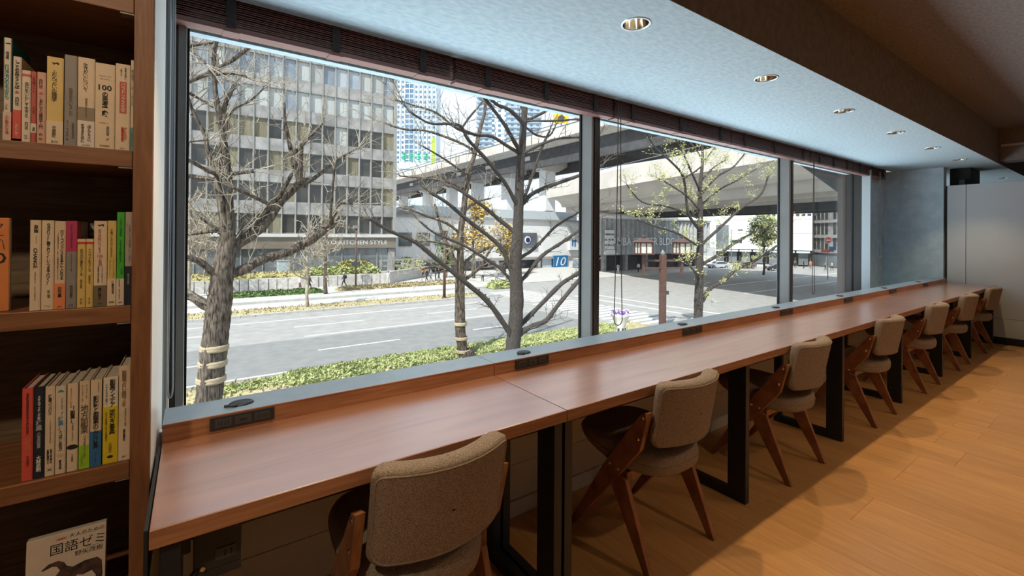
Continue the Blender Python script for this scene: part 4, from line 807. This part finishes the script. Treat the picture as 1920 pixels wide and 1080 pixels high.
for f_ in range(7):
    z = 3.9+f_*3.3; MB().box(0, L2, -.35, 0, z-.75, z-.25).build('floor_band', m_fin, go_)
    for k in range(int(L2/1.25)):
        if k % 5 == 4: continue
        inst('window', nwm, go_, (.9+k*1.25, -.06, z))
for k in range(5): MB().box(.5+k*5, 4.6+k*5, -.1, .1, .2, 2.8).build('shopfront', m_glassgrey, go_)

# ================================================================ TREES
def smooth_path(pts, n=4):
    out = []; P = [pts[0]]+list(pts)+[pts[-1]]
    for i in range(1, len(P)-2):
        for k in range(n):
            t = k/n; out.append(.5*((2*P[i])+(P[i+1]-P[i-1])*t+(2*P[i-1]-5*P[i]+4*P[i+1]-P[i+2])*t*t+(3*P[i]-P[i-1]-3*P[i+1]+P[i+2])*t**3))
    out.append(P[-2]); return out
def grow_twig(tw, rng, p, d, L, r, level, ends, droop=.25):
    n = 4; pts = [p]; cur = p; dd = d
    for k in range(n):
        dd = (dd+Vector((rng.uniform(-1, 1), rng.uniform(-1, 1), rng.uniform(-.7, .9)))*droop).normalized(); cur = cur+dd*(L/n); pts.append(cur)
    tw.tube(pts, [r*(1-.7*k/n) for k in range(n+1)], 4 if level else 5, cap=False)
    ends.append(pts[-1]); ends.append(pts[2])
    if level > 0:
        for k in (1, 2, 3, 4):
            for q in range(rng.choice((0, 1, 1, 2))):
                side = dd.cross(Vector((rng.uniform(-1, 1), rng.uniform(-1, 1), rng.uniform(-1, 1)))).normalized()
                grow_twig(tw, rng, pts[k], (dd*.5+side+Vector((0, 0, .45))).normalized(), L*rng.uniform(.3, .6), r*.6, level-1, ends, droop)
def traced_tree(label, Y, trunk, branches, mats, seed, bands=(), buds=0, twig=1.0, twl=1.1, twr=.017):
    """a bare street tree: trunk and limbs follow measured lines, each limb swinging to its own depth, twigs grown on them"""
    rng = random.Random(seed)
    b0 = atY(trunk[0][0], trunk[0][1], Y); root = empty('street_tree', (b0.x, Y, G), label, 'tree', 'bare street trees along the near verge'); o = world_loc(root)
    def lift(px, py, yy): return atY(px, py, yy)
    def rad(px, py, r, yy): p = atY(px, py, yy); return r*(p-CAM).dot(FW)/F
    tpts = [lift(p[0], p[1], Y) for p in trunk]; tr = [rad(p[0], p[1], p[2], Y) for p in trunk]
    tpts = [Vector((b0.x, Y, G-.1)), Vector((b0.x, Y, G+.5))]+tpts; tr = [tr[0]*1.45, tr[0]*1.15]+tr
    sp_ = smooth_path(tpts, 8); sr = []
    for i in range(len(tr)-1):
        for k in range(8): sr.append(tr[i]+(tr[i+1]-tr[i])*k/8)
    sr.append(tr[-1]); sr = [r*(1+rng.uniform(-.03, .03)) for r in sr]
    tb_ = MB().tube(sp_, sr, 20); ridge = [rng.uniform(-.085, .085) for _ in range(20)]; nv = len(sp_)*20   # furrowed bark
    for i in range(nv):
        k = i % 20; c_ = sp_[i//20]; ridge[k] = max(-.1, min(.1, ridge[k]+rng.uniform(-.03, .03))); v = Vector(tb_.v[i]); tb_.v[i] = tuple(c_+(v-c_)*(1+ridge[k]))
    tb_.build('trunk', mats[0], root, o)
    lim = MB(); tw = MB(); ends = []
    for br in branches:
        pts2 = br[:-2]; r0, r1 = br[-2], br[-1]; n = len(pts2); sw = rng.uniform(-1, 1)*.10*Y*min(1, n/4)
        i0 = min(range(len(trunk)), key=lambda k: abs(trunk[k][1]-pts2[0][1])+abs(trunk[k][0]-pts2[0][0])); 
        P = [lift(x, y, Y+sw*(k/(n-1))**1.2) for k, (x, y) in enumerate(pts2)]; S = smooth_path(P, 4); m_ = len(S)
        rr = [(r0+(r1-r0)*k/(m_-1))*(S[k]-CAM).dot(FW)/F*(1+rng.uniform(-.12, .12)) for k in range(m_)]
        lim.tube(S, rr, 8)
        Lb = sum((S[k+1]-S[k]).length for k in range(m_-1)); nt_ = max(2, int(Lb*2.1*twig))
        for q in range(nt_):
            k = min(m_-2, int(m_*(.12+.88*rng.random()))); d = (S[k+1]-S[k]).normalized(); side = d.cross(Vector((rng.uniform(-1, 1), rng.uniform(-1, 1), rng.uniform(-1, 1)))).normalized()
            dr = (d*.45+side*.8+Vector((0, 0, .55))).normalized(); grow_twig(tw, rng, S[k], dr, twl*rng.uniform(.35, 1.25), min(twr, rr[k]*.6+.004), 1, ends)
        for q in range(3): grow_twig(tw, rng, S[-1], ((S[-1]-S[-2]).normalized()+Vector((rng.uniform(-.6, .6), rng.uniform(-.6, .6), rng.uniform(-.1, .7)))).normalized(), twl*rng.uniform(.6, 1.4), min(twr, rr[-1]+.004), 1, ends)
        for q in range(int(Lb*3)):   # knobs and spurs on the limb
            k = rng.randrange(1, m_-1); side = Vector((rng.uniform(-1, 1), rng.uniform(-1, 1), rng.uniform(-1, 1))).normalized(); lim.tube([S[k], S[k]+side*(rr[k]+.05)], [rr[k]*.4, rr[k]*.22+.006], 5)
    lim.build('limbs', mats[0], root, o); t_ = tw.build('twigs', mats[1], root, o, fix=False); t_['kind'] = 'stuff'
    for px, py, r in bands:
        p = atY(px, py, Y); rr = rad(px, py, r, Y)*1.09; MB().lathe([(rr*.95, -.085), (rr*1.04, -.07), (rr*1.06, -.02), (rr*1.03, 0), (rr*1.06, .03), (rr*1.04, .075), (rr*.95, .09)], (p.x, p.y, p.z), 16).build('burlap_band', m_band, root, o)
    if buds:
        c = MB(); pts = [e+Vector((rng.gauss(0, .05), rng.gauss(0, .05), rng.gauss(0, .05))) for e in ends for q in range(buds)]; leaf_cards(c, pts, .085, rng); l_ = c.build('buds', m_bud, root, o, fix=False); l_['kind'] = 'stuff'
    return root
T1 = [(385, 800, 24), (390, 750, 22), (396, 690, 21.5), (402, 640, 21), (408, 590, 20), (413, 550, 19), (417, 515, 18), (423, 485, 16.5), (428, 455, 14), (426, 435, 11)]
B1 = [[(424, 445), (418, 397), (410, 350), (409, 327), (415, 280), (425, 235), (419, 207), (431, 176), (441, 157), 9, 3.2], [(409, 327), (392, 295), (384, 253), (363, 212), (350, 173), 5, 2],
      [(430, 450), (432, 425), (429, 340), (425, 295), (409, 207), (402, 150), (402, 98), (412, 60), 7.5, 3], [(430, 470), (444, 459), (470, 443), (501, 415), (521, 384), (560, 345), (571, 338), 10, 6.5], [(562, 345), (555, 316), (548, 292), (537, 243), (534, 222), (533, 194), 6, 2],
      [(564, 345), (565, 300), (566, 269), 3.4, 3], [(565, 345), (571, 345), (599, 327), (628, 302), (650, 290), (674, 276), 4.5, 1.6], [(548, 292), (581, 256), (604, 232), 3.6, 2.6], [(432, 462), (444, 446), (485, 410), (521, 368), (547, 327), 6, 3.5],
      [(425, 512), (441, 511), (462, 503), (495, 485), (527, 477), (563, 461), (589, 446), (615, 425), (624, 421), 9.5, 7], [(619, 424), (620, 404), (622, 371), (628, 306), 3, 2], [(622, 420), (630, 394), (641, 381), (661, 384), 3.2, 2],
      [(418, 520), (400, 512), (374, 490), (340, 480), (318, 474), 8, 4], [(408, 585), (390, 575), (362, 557), (340, 546), (310, 530), 10, 7], [(424, 440), (410, 433), (387, 435), (340, 441), (318, 444), 4, 2.6], [(424, 440), (420, 435), (392, 420), (374, 407), 3.6, 2],
      [(412, 340), (397, 337), (374, 333), (340, 327), (318, 318), 5, 4], [(408, 328), (387, 319), (345, 295), (322, 284), 4, 3], [(412, 330), (418, 327), (450, 324), (475, 321), 4.6, 3.6], [(512, 392), (506, 384), (480, 371), (438, 352), 4.2, 3.2],
      [(318, 318), (300, 250), (318, 185), (345, 157), (387, 139), (431, 116), (477, 81), 5, 3.4], [(300, 250), (312, 120), (349, 89), (392, 81), (444, 70), 4, 2.4], [(355, 92), (372, 106), (387, 121), 2.4, 2], [(404, 140), (444, 139), (477, 150), 2.6, 1.8], [(350, 172), (375, 186), (400, 201), 2.8, 2], [(425, 225), (441, 204), (470, 188), (499, 161), 2.4, 1.6], [(318, 284), (330, 270), (392, 262), 2.4, 1.6]]
traced_tree('bare tree with three burlap bands standing close outside the left pane', 15.0, T1, B1, (m_bark, m_twig), 11, ((396, 711, 21.5), (399, 681, 21), (402, 652, 20.8)), twig=1.5)
T3 = [(958, 760, 16), (960, 700, 15), (961, 655, 13.5), (966, 612, 12.8), (969, 560, 12), (967, 495, 11), (971, 437, 9.6), (973, 380, 8.6), (976, 314, 7.5), (980, 259, 6.8), (983, 217, 6), (985, 191, 5.4), (990, 130, 4.4), (992, 60, 3.4)]
B3 = [[(960, 630), (952, 618), (915, 566), (872, 529), (815, 483), (780, 455), (729, 432), (690, 408), 6, 2.6], [(966, 632), (978, 624), (993, 614), (1024, 601), (1044, 575), (1085, 526), (1112, 500), 6, 3.6], [(968, 615), (978, 607), (1016, 569), (1053, 532), (1085, 512), (1120, 490), 5, 3.4],
      [(965, 516), (958, 506), (944, 472), (924, 449), (872, 409), (838, 380), (805, 360), 5, 3], [(972, 390), (960, 366), (944, 339), (911, 298), (878, 262), (864, 237), (839, 232), (805, 231), (767, 209), 4.6, 1.8], [(866, 240), (880, 220), (892, 206), 2.4, 1.8], [(968, 440), (961, 432), (935, 411), (901, 383), (855, 353), (839, 348), 4.6, 2.4],
      [(975, 296), (972, 287), (950, 273), (922, 256), (894, 253), (855, 239), 4, 2.4], [(978, 290), (960, 258), (944, 231), (917, 195), (894, 165), 4.4, 3], [(982, 235), (978, 228), (955, 206), (930, 195), (911, 172), 4.4, 3], [(979, 292), (983, 287), (1019, 269), (1047, 260), (1086, 257), (1125, 250), 3, 1.8],
      [(984, 232), (989, 226), (1017, 212), (1039, 200), (1060, 186), 3.4, 2], [(984, 232), (992, 227), (1033, 227), (1083, 224), (1110, 230), 2.6, 1.6], [(981, 240), (986, 239), (1005, 253), (1028, 256), (1040, 240), 2.4, 1.6], [(975, 384), (981, 375), (989, 356), (1003, 314), (1019, 270), (1031, 245), 3.4, 2],
      [(975, 386), (983, 378), (1000, 362), (1033, 348), (1089, 328), (1130, 310), 5, 3], [(970, 530), (983, 520), (1016, 480), (1053, 455), (1086, 432), (1120, 410), 4, 2.8], [(970, 490), (981, 480), (998, 469), (1024, 443), (1044, 423), (1082, 400), (1110, 385), 3.6, 2], [(966, 532), (958, 526), (938, 503), (912, 486), (869, 460), (815, 437), (786, 414), 3.6, 1.8],
      [(985, 200), (1000, 185), (1030, 165), 3, 2], [(984, 215), (970, 180), (950, 150), 3, 2]]
traced_tree('dark bare tree with wide low forks left of the first mullion', 14.0, T3, B3, (m_bark2, m_twig2), 12, twig=.75, twl=.9)
T2 = [(872, 740, 12), (870, 700, 11), (869, 667, 10.4), (864, 630, 9.8), (863, 598, 9.6), (863, 564, 9.2), (863, 529, 8.6), (863, 500, 7.4), (863, 480, 6.4), (864, 437, 5.6), (870, 390, 5.2), (872, 370, 5), (880, 320, 4.6), (889, 292, 4), (900, 242, 3.4), (908, 212, 3), (912, 170, 2.4)]
B2 = [[(862, 510), (855, 495), (842, 465), (829, 437), (815, 383), 4.6, 2.4], [(866, 524), (878, 520), (901, 500), (912, 480), (925, 460), 4, 2], [(886, 300), (889, 284), (867, 270), (833, 256), (797, 245), (755, 242), (719, 230), 3, 1.6], [(880, 326), (872, 325), (833, 298), (794, 275), 2.6, 1.5], [(898, 255), (858, 242), (819, 212), (780, 199), (741, 187), 2.6, 1.4],
      [(866, 500), (885, 480), (905, 470), (940, 455), 3.4, 2], [(862, 520), (845, 508), (815, 500), (790, 505), 3.4, 1.8], [(864, 440), (840, 420), (800, 405), (760, 390), 2.8, 1.6], [(868, 400), (890, 380), (920, 372), 2.6, 1.6], [(873, 365), (850, 345), (800, 335), (750, 330), 2.6, 1.4], [(863, 470), (835, 458), (800, 452), 3, 1.6]]
traced_tree('slender banded tree behind the dark forked one', 20.5, T2, B2, (m_bark, m_twig), 13, ((863.5, 607, 10.8), (864.5, 634, 11), (868, 658, 11.6)), twig=2.2, twl=1.5)
T4 = [(1308, 640, 9.5), (1309, 594, 8.4), (1310, 553, 7.8), (1311, 516, 6.6), (1312, 461, 5.8), (1312.6, 405, 4.8), (1312.6, 350, 3.6), (1317, 305, 2.4), (1317, 262, 1.7), (1318, 235, 1.2)]
B4 = [[(1312, 566), (1319, 561), (1330, 542), (1356, 527), (1382, 505), (1419, 487), (1456, 461), 4.4, 2], [(1313, 498), (1319, 494), (1345, 479), (1382, 453), (1419, 435), (1456, 424), (1480, 415), 3.4, 2], [(1313, 462), (1317, 457), (1353, 424), (1390, 390), (1427, 364), (1440, 330), 3.2, 1.4], [(1312, 432), (1308, 427), (1290, 398), (1282, 335), (1260, 305), (1227, 275), (1212, 246), 3, 1.4],
      [(1313, 388), (1316, 383), (1353, 353), (1382, 338), (1419, 316), 2.2, 1.2], [(1313, 365), (1317, 361), (1345, 331), (1375, 313), (1397, 287), 2.6, 1.2], [(1314, 340), (1330, 322), (1341, 312), (1360, 300), 1.7, 1.1], [(1312, 357), (1297, 324), (1282, 290), (1267, 261), 2.1, 1.2], [(1311, 461), (1302, 457), (1271, 438), (1227, 424), (1195, 412), 2.6, 1.3],
      [(1311, 520), (1304, 512), (1290, 494), 2.2, 1.4], [(1282, 335), (1300, 324), (1315, 312), 1.6, 1.2], [(1310, 410), (1290, 401), (1249, 387), (1204, 379), (1175, 346), 2, 1.1], [(1312, 395), (1290, 370), (1262, 350), (1235, 335), 1.8, 1.1], [(1316, 305), (1330, 290), (1345, 270), 1.6, 1], [(1317, 300), (1305, 280), (1290, 262), 1.5, 1]]
traced_tree('small tree with fresh yellow-green buds in the middle pane', 14.5, T4, B4, (m_bark2, m_twig), 14, buds=3, twig=1.1, twl=.8, twr=.014)
def free_tree(label, x, y, h, r, seed, mats, leaves=None, lsize=.3, nl=0, group='small trees beyond the road', crown=None, z0=G, bands=False):
    rng = random.Random(seed); root = empty('small_tree', (x, y, z0), label, 'tree', group)
    tp = [Vector((0, 0, 0))]; 
    for k in range(1, 7): tp.append(Vector((rng.uniform(-.08, .08)*h*.2, rng.uniform(-.08, .08)*h*.2, h*k/6)))
    S = smooth_path(tp, 3); MB().tube(S, [r*(1-.85*k/(len(S)-1)) for k in range(len(S))], 8).build('trunk', mats[0], root); tw = MB(); ends = []
    for q in range(26):
        k = rng.randrange(int(len(S)*.35), len(S)-1); a = rng.uniform(0, 6.28); dr = Vector((math.cos(a), math.sin(a), rng.uniform(.2, 1.1))).normalized()
        grow_twig(tw, rng, S[k], dr, h*.30*rng.uniform(.5, 1.1)*(1.2-k/len(S)*.6), r*.34, 2, ends, .22)
    t_ = tw.build('twigs', mats[1], root, fix=False); t_['kind'] = 'stuff'
    if bands:
        for z in (.35, .45): MB().lathe([(r*.9, -.1), (r*1.0, 0), (r*.9, .1)], (0, 0, h*z*.5), 10).build('burlap_band', m_band, root)
    if leaves:
        c = MB(); pts = []
        if crown:
            for q in range(nl):
                u = Vector((rng.gauss(0, 1), rng.gauss(0, 1), rng.gauss(0, 1))).normalized()*(rng.random()**.33); lump = 1+.18*math.sin(5*u.x+3*u.z)+.15*math.sin(6*u.y-4*u.z)
                pts.append(Vector((u.x*crown[0], u.y*crown[0], crown[2]+u.z*crown[1]))*1.0+Vector((0, 0, 0)) if True else None); pts[-1].x *= lump; pts[-1].y *= lump
        else: pts = [e+Vector((rng.gauss(0, .25), rng.gauss(0, .25), rng.gauss(0, .25))) for e in ends for _ in range(max(1, nl//max(1, len(ends))))]
        leaf_cards(c, pts, lsize, rng); l_ = c.build('foliage', leaves, root, fix=False); l_['kind'] = 'stuff'
    return root
def g(px, py): p = atZ(px, py, G); return p.x, p.y
x, y = g(577, 578); free_tree('thin pale sapling on the dry strip beyond the road', x, y, 7.5, .16, 31, (m_twig, m_twig), bands=True)
x, y = g(611, 553); free_tree('small bare tree on the far pavement left of the red pole', x, y, 8.5, .22, 32, (m_bark, m_twig), bands=True)
x, y = g(352, 560); free_tree('pale bare tree half hidden at the left window edge', x, y, 10, .26, 33, (m_twig, m_twig))
x, y = g(384, 549); free_tree('bare tree behind the trunk of the nearest tree', x, y, 9, .22, 34, (m_twig, m_twig))
x, y = 34, 58; free_tree('tree with sparse golden leaves in front of the station block', x, y, 10.5, .28, 35, (m_bark, m_twig), m_gold, .48, 2200)
x, y = 41, 60; free_tree('second tree with golden leaves nearer the dark trunk', x, y, 8.0, .24, 36, (m_bark, m_twig), m_gold, .46, 1500)
pc = CAM+ray(1432, 440)*78; free_tree('round leafy green tree beside the second mullion', pc.x, pc.y, 8.6, .22, 37, (m_bark, m_twig2), m_leafg, .42, 2600, crown=(2.6, 2.9, 7.6))
x, y = 30.8, 60.5; free_tree('dark leafy shrub tree at the corner of the office block', x, y, 4.5, .12, 38, (m_bark, m_twig2), m_leafd, .35, 500)

# ================================================================ STREET FURNITURE
def pole(label, cat, px, py, h, r, mat, name='street_pole', extra=None):
    p = atZ(px, py, G); t = empty(name, (p.x, p.y, G), label, cat); MB().tube([(0, 0, 0), (0, 0, h)], [r, r*.8], 10).build('post', mat, t); MB().tube([(0, 0, 0), (0, 0, .25)], [r*1.6, r*1.5], 10).build('foot', mat, t)
    if extra: extra(t, h)
    return t
def lampheads(t, h): MB().box(-.35, .35, -.2, .2, h, h+.35).build('head', m_grey_pole, t); MB().box(-.5, .5, -.12, .12, h*.36, h*.36+.5).build('signal_box', m_girder, t)
pole('slim red-brown post on the far pavement with a small signal box', 'post', 667, 538, 7.2, .11, m_red_pole, extra=lampheads)
pole('red-brown street post beside the banded slender tree', 'post', 833, 561, 6.6, .15, m_red_pole, extra=lambda t, h: MB().box(-.25, .25, -.25, .25, h, h+.3).build('cap', m_red_pole, t))
# lantern post
p = atZ(1242, 612, G); lp = empty('lantern_post', (p.x, p.y, G), 'red-brown post carrying two box lanterns in the middle pane', 'street lamp', rz=R(-25))
MB().box(-.20, .20, -.20, .20, 0, 5.15).build('post', m_red_pole, lp, bevel=.03); MB().lathe([(.12, 5.15), (.18, 5.25), (.12, 5.4), (0, 5.55)], n=12).build('finial', m_grey_pole, lp)
for s in (-1, 1):
    c = s*1.5
    MB().box(min(s*.2, c), max(s*.2, c), -.07, .07, 4.68, 4.82).box(min(s*.2, c), max(s*.2, c), -.07, .07, 4.15, 4.27).build('arm', m_red_pole, lp)
    MB().box(c-.08, c+.08, -.08, .08, 3.7, 5.2).build('lantern_stem', m_red_pole, lp)
    bdy = MB().box(c-.56, c+.56, -.56, .56, 5.2, 5.28).box(c-.48, c+.48, -.48, .48, 6.0, 6.08)
    for ax in (-.45, .45):
        for ay in (-.45, .45): bdy.box(c+ax-.04, c+ax+.04, ay-.04, ay+.04, 5.28, 6.0)
        bdy.box(c+ax-.025, c+ax+.025, -.035, .035, 5.28, 6.0)
    bd = bdy.box(c-.035, c+.035, -.48, .48, 5.28, 6.0).build('lantern', m_red_pole, lp)
    MB().box(c-.43, c+.43, -.43, .43, 5.29, 6.0).build('lantern_pane', m_lant, bd)
    MB().add([(c+a*.66, b_*.66, 6.08) for a, b_ in ((-1, -1), (1, -1), (1, 1), (-1, 1))]+[(c+a*.12, b_*.12, 6.36) for a, b_ in ((-1, -1), (1, -1), (1, 1), (-1, 1))], [(0, 1, 5, 4), (1, 2, 6, 5), (2, 3, 7, 6), (3, 0, 4, 7), (4, 5, 6, 7), (3, 2, 1, 0)]).build('lantern_roof', m_red_pole, bd)
    MB().tube([(c, 0, 6.36), (c, 0, 6.6)], [.1, .04], 8).build('lantern_finial', m_girder, bd)
MB().box(.2, .45, -.1, .1, 2.3, 2.55).build('camera_box', m_girder, lp)
# white urn with purple flowers
p = atZ(1163, 640, G); ur = empty('flower_urn', (p.x, p.y, G), 'white urn of purple flowers on the verge beside the cord', 'planter'); 
MB().lathe([(.0, 0), (.42, 0), (.42, .15), (.30, .3), (.28, .9), (.34, 1.0), (.36, 1.1), (.52, 1.5), (.6, 1.62), (.6, 1.7), (.5, 1.7), (.45, 1.6), (0, 1.6)], n=18).build('urn', m_bwhite, ur)
for k in range(3): a = R(200+k*50); MB().box(-.06, .06, -.02, .02, .5, .85).build('urn_mark', m_girder, ur, loc=(.30*math.cos(a), .30*math.sin(a), 0)).rotation_euler.z = a+R(90)
rg = random.Random(4); c = MB(); leaf_cards(c, [Vector((rg.gauss(0, .25), rg.gauss(0, .25), 1.65+rg.random()*.2)) for _ in range(160)], .14, rg); c.build('flowers', M('purple_petal', (.14, .05, .30), .7, color2=(.30, .14, .45), scale=8), ur, fix=False)
# street sign pole and no-entry sign
def signp(t, h): MB().box(-.2, 2.3, -.06, .06, h*.62, h*.62+.75).build('board', M('board_slate', (.05, .07, .10), .5), t); MB().tube([(0, 0, h*.98), (1.8, 0, h*.99)], .06, 6).build('arm', m_grey_pole, t); MB().box(1.5, 2.5, -.15, .15, h*.96, h).build('lamp_head', m_girder, t)
t_ = pole('grey lamp post with a dark street name board', 'street lamp', 1371, 498, 8.2, .13, m_grey_pole, extra=signp); t_.rotation_euler.z = R(-40)
pc = CAM+ray(1552, 505)*70; ns = empty('road_sign', (pc.x, pc.y, G), 'red round no-entry sign in the narrow right pane', 'sign', rz=R(-52)); MB().tube([(0, 0, 0), (0, 0, 6.6)], .06, 8).build('post', m_grey_pole, ns)
MB().tube([(0, -.12, 6.1), (0, -.07, 6.1)], .46, 22).build('disc', m_redsign, ns); MB().box(-.30, .30, -.14, -.12, 6.02, 6.18).build('bar', m_bwhite, ns); MB().tube([(0, -.06, 6.1), (0, -.03, 6.1)], .54, 22).build('rim', m_bwhite, ns)
MB().box(-.9, .3, -.08, 0, 4.2, 4.6).build('sub_plate', m_redsign, ns); MB().box(.15, .8, -.08, 0, 4.3, 5.1).build('sub_plate', m_blue, ns)

# ================================================================ CARS
m_tyre = M('tyre', (.012, .012, .012), .8); m_cglass = M('car_glass', (.03, .035, .04), .08, spec=.8); m_hub = M('hub', (.45, .45, .46), .3, metal=.8)
def car(label, x, y, rz, col):
    r = empty('car', (x, y, G), label, 'car', 'cars at the far crossing', rz=rz); pm = M('car_paint_%d%d%d' % tuple(int(v*90) for v in col), col, .3, spec=.6)
    MB().prism([(-2.1, .32), (2.1, .32), (2.15, .6), (2.0, .86), (1.05, .98), (.45, 1.42), (-1.0, 1.45), (-1.75, 1.0), (-2.1, .95), (-2.18, .6)], 'y', -.84, .84).build('body', pm, r, bevel=.07)
    MB().prism([(.92, 1.0), (.42, 1.36), (-.95, 1.38), (-1.55, 1.0)], 'y', -.86, .86).build('side_windows', m_cglass, r); MB().add([(1.02, -.7, 1.03), (1.02, .7, 1.03), (.52, .62, 1.41), (.52, -.62, 1.41)], [(0, 1, 2, 3)]).build('windscreen', m_cglass, r, fix=False)
    for ax in (-1.3, 1.32):
        for s in (-1, 1):
            w_ = MB().tube([(ax, s*.66, .32), (ax, s*.88, .32)], .32, 16).build('wheel', m_tyre, r); MB().tube([(ax, s*.87, .32), (ax, s*.895, .32)], .19, 12).build('hub', m_hub, w_)
    for s in (-1, 1): MB().box(2.06, 2.17, s*.62-.15, s*.62+.15, .62, .78).build('headlamp', m_lant, r); MB().box(-2.2, -2.1, s*.62-.15, s*.62+.15, .68, .88).build('tail_lamp', m_redsign, r)
    return r
pc = CAM+ray(1346, 500)*93; car('silver car at the crossing left of the budding tree trunk', pc.x, pc.y, R(150), (.42, .46, .50))
pc = CAM+ray(1396, 500)*94; car('brown-grey car right of the silver one at the crossing', pc.x, pc.y, R(150), (.16, .12, .11))
pc = CAM+ray(1458, 500)*88; car('black car beside the second mullion', pc.x, pc.y, R(140), (.02, .02, .025))

# ================================================================ PEOPLE (small figures on the far pavements)
def person_mesh(stride, swing, bagside):
    """one continuous skinned body; returns a mesh standing on z = 0, facing +x"""
    J = {'pelvis': ((0, 0, .93), .13), 'waist': ((0, 0, 1.08), .125), 'chest': ((.01, 0, 1.30), .15), 'neck': ((.015, 0, 1.46), .06), 'head': ((.03, 0, 1.58), .095), 'crown': ((.02, 0, 1.68), .075)}
    E_ = [('pelvis', 'waist'), ('waist', 'chest'), ('chest', 'neck'), ('neck', 'head'), ('head', 'crown')]
    for s, sg in (('l', 1), ('r', -1)):
        f = stride*sg; J['hip'+s] = ((0, .09*sg, .88), .095); J['knee'+s] = ((.55*f+.05, .095*sg, .50), .07); J['ankle'+s] = ((f-(.1 if f < 0 else 0), .095*sg, .09), .045); J['toe'+s] = ((f+.14-(.1 if f < 0 else 0), .10*sg, .04), .04)
        a = -swing*sg; J['sh'+s] = ((.0, .19*sg, 1.40), .07); J['elb'+s] = ((.5*a, .24*sg, 1.14), .05); J['wri'+s] = ((a+.06, .22*sg, .90), .036); J['han'+s] = ((a+.09, .22*sg, .82), .036)
        E_ += [('pelvis', 'hip'+s), ('hip'+s, 'knee'+s), ('knee'+s, 'ankle'+s), ('ankle'+s, 'toe'+s), ('chest', 'sh'+s), ('sh'+s, 'elb'+s), ('elb'+s, 'wri'+s), ('wri'+s, 'han'+s)]
    ks = list(J); me = bpy.data.meshes.new('p'); me.from_pydata([J[k][0] for k in ks], [(ks.index(a), ks.index(b)) for a, b in E_], [])
    o = bpy.data.objects.new('p', me); COL.objects.link(o); md = o.modifiers.new('s', 'SKIN'); md.use_smooth_shade = True
    for i, k in enumerate(ks): me.skin_vertices[0].data[i].radius = (J[k][1], J[k][1]); me.skin_vertices[0].data[i].use_root = (k == 'pelvis')
    o.modifiers.new('ss', 'SUBSURF').levels = 1
    out = bpy.data.meshes.new_from_object(o.evaluated_get(bpy.context.evaluated_depsgraph_get())); bpy.data.objects.remove(o); out.name = 'person'
    out.materials.clear()
    for k in range(5): out.materials.append(None)
    for p_ in out.polygons:     # 0 hair, 1 skin, 2 top, 3 trousers, 4 shoes
        z, x_ = p_.center.z, p_.center.x; p_.material_index = 4 if z < .10 else 3 if z < .92 and abs(p_.center.y) < .165 else 1 if z < .90 else 2 if z < 1.47 else (0 if (z > 1.63 or x_ < .0) else 1)
    return out
PM = [person_mesh(.26, .16, 0), person_mesh(.16, .10, 1), person_mesh(.03, .03, 0)]
m_skin = M('skin', (.48, .30, .21), .6); m_hair = M('dark_hair', (.015, .012, .01), .6); m_shoe = M('shoe', (.03, .03, .03), .6)
def person(label, px, py, rz, pose, top, legs, bag=None, t=None, hat=None):
    p = atZ(px, py, G+.1) if t is None else CAM+ray(px, py)*t
    o = bpy.data.objects.new('person', PM[pose]); COL.objects.link(o); o.location = (p.x, p.y, G+.11); o.rotation_euler.z = rz; put(o, label, 'person', 'people on the far pavements')
    for i, mt in enumerate((m_hair, m_skin, M('cloth_%02d%02d%02d' % tuple(int(v*99) for v in top), top, .9), M('cloth_%02d%02d%02d' % tuple(int(v*99) for v in legs), legs, .9), m_shoe)):
        o.material_slots[i].link = 'OBJECT'; o.material_slots[i].material = mt
    if bag: MB().box(-.30, -.12, -.15, .15, 1.0, 1.42).build('backpack', M('bag_%02d' % int(bag[0]*99), bag, .8), o, bevel=.04)
    if hat: MB().lathe([(.11, 1.62), (.12, 1.66), (.10, 1.73), (0, 1.76)], (.02, 0, 0), 10).build('cap', M('cap_white', (.6, .6, .6), .8), o)
    return o
DK_, WHT, GRY = (.02, .022, .028), (.62, .60, .58), (.2, .2, .21)
person('person in a white top and brown trousers by the thin sapling', 562, 545, R(10), 1, WHT, (.16, .07, .05)); person('person in dark clothes with a backpack beside the thin sapling', 580, 544, R(10), 0, (.05, .06, .08), DK_, (.015, .015, .02))
person('person in black with a pale cap walking before the stone wall', 645, 538, R(175), 0, DK_, DK_, (.012, .012, .014), hat=1); person('person in white standing at the ramp wall', 728, 533, R(90), 2, WHT, WHT)
person('person in an orange top at the foot of the ramp', 793, 522, R(-80), 2, (.45, .22, .05), DK_); person('person in a dark coat, first of the group by the red-brown post', 800, 528, R(200), 0, DK_, DK_); person('person in grey walking in the group by the red-brown post', 808, 527, R(180), 1, GRY, GRY)
person('person in a navy coat close to the red-brown post', 817, 526, R(170), 2, (.04, .045, .07), DK_); person('person in black just left of the red-brown post', 823, 526, R(170), 1, DK_, DK_)
person('person in a white shirt between the two dark trees', 905, 528, R(60), 1, WHT, DK_); person('person in patterned grey clothes left of the dark trunk', 931, 531, R(250), 0, (.32, .32, .34), GRY); person('person in white beside the dark trunk', 950, 531, R(200), 2, WHT, GRY)
person('person in a blue shirt waiting under the lettered building', 1159, 513, R(20), 2, (.25, .33, .45), WHT); person('person in a white shirt and black trousers under the lettered building', 1197, 511, R(200), 1, WHT, DK_)
person('person walking at the left of the narrow right pane', 1491, 495, R(30), 0, (.12, .12, .14), DK_, t=95); person('person in dark clothes in the middle of the narrow right pane', 1507, 495, R(120), 2, DK_, DK_, t=93); person('person in orange beside the cord in the narrow right pane', 1520, 495, R(200), 1, (.5, .2, .06), GRY, t=92)
person('person near the no-entry sign', 1548, 495, R(150), 0, GRY, DK_, t=88); person('person in white rightmost by the dark reveal', 1560, 495, R(100), 1, WHT, DK_, t=88)
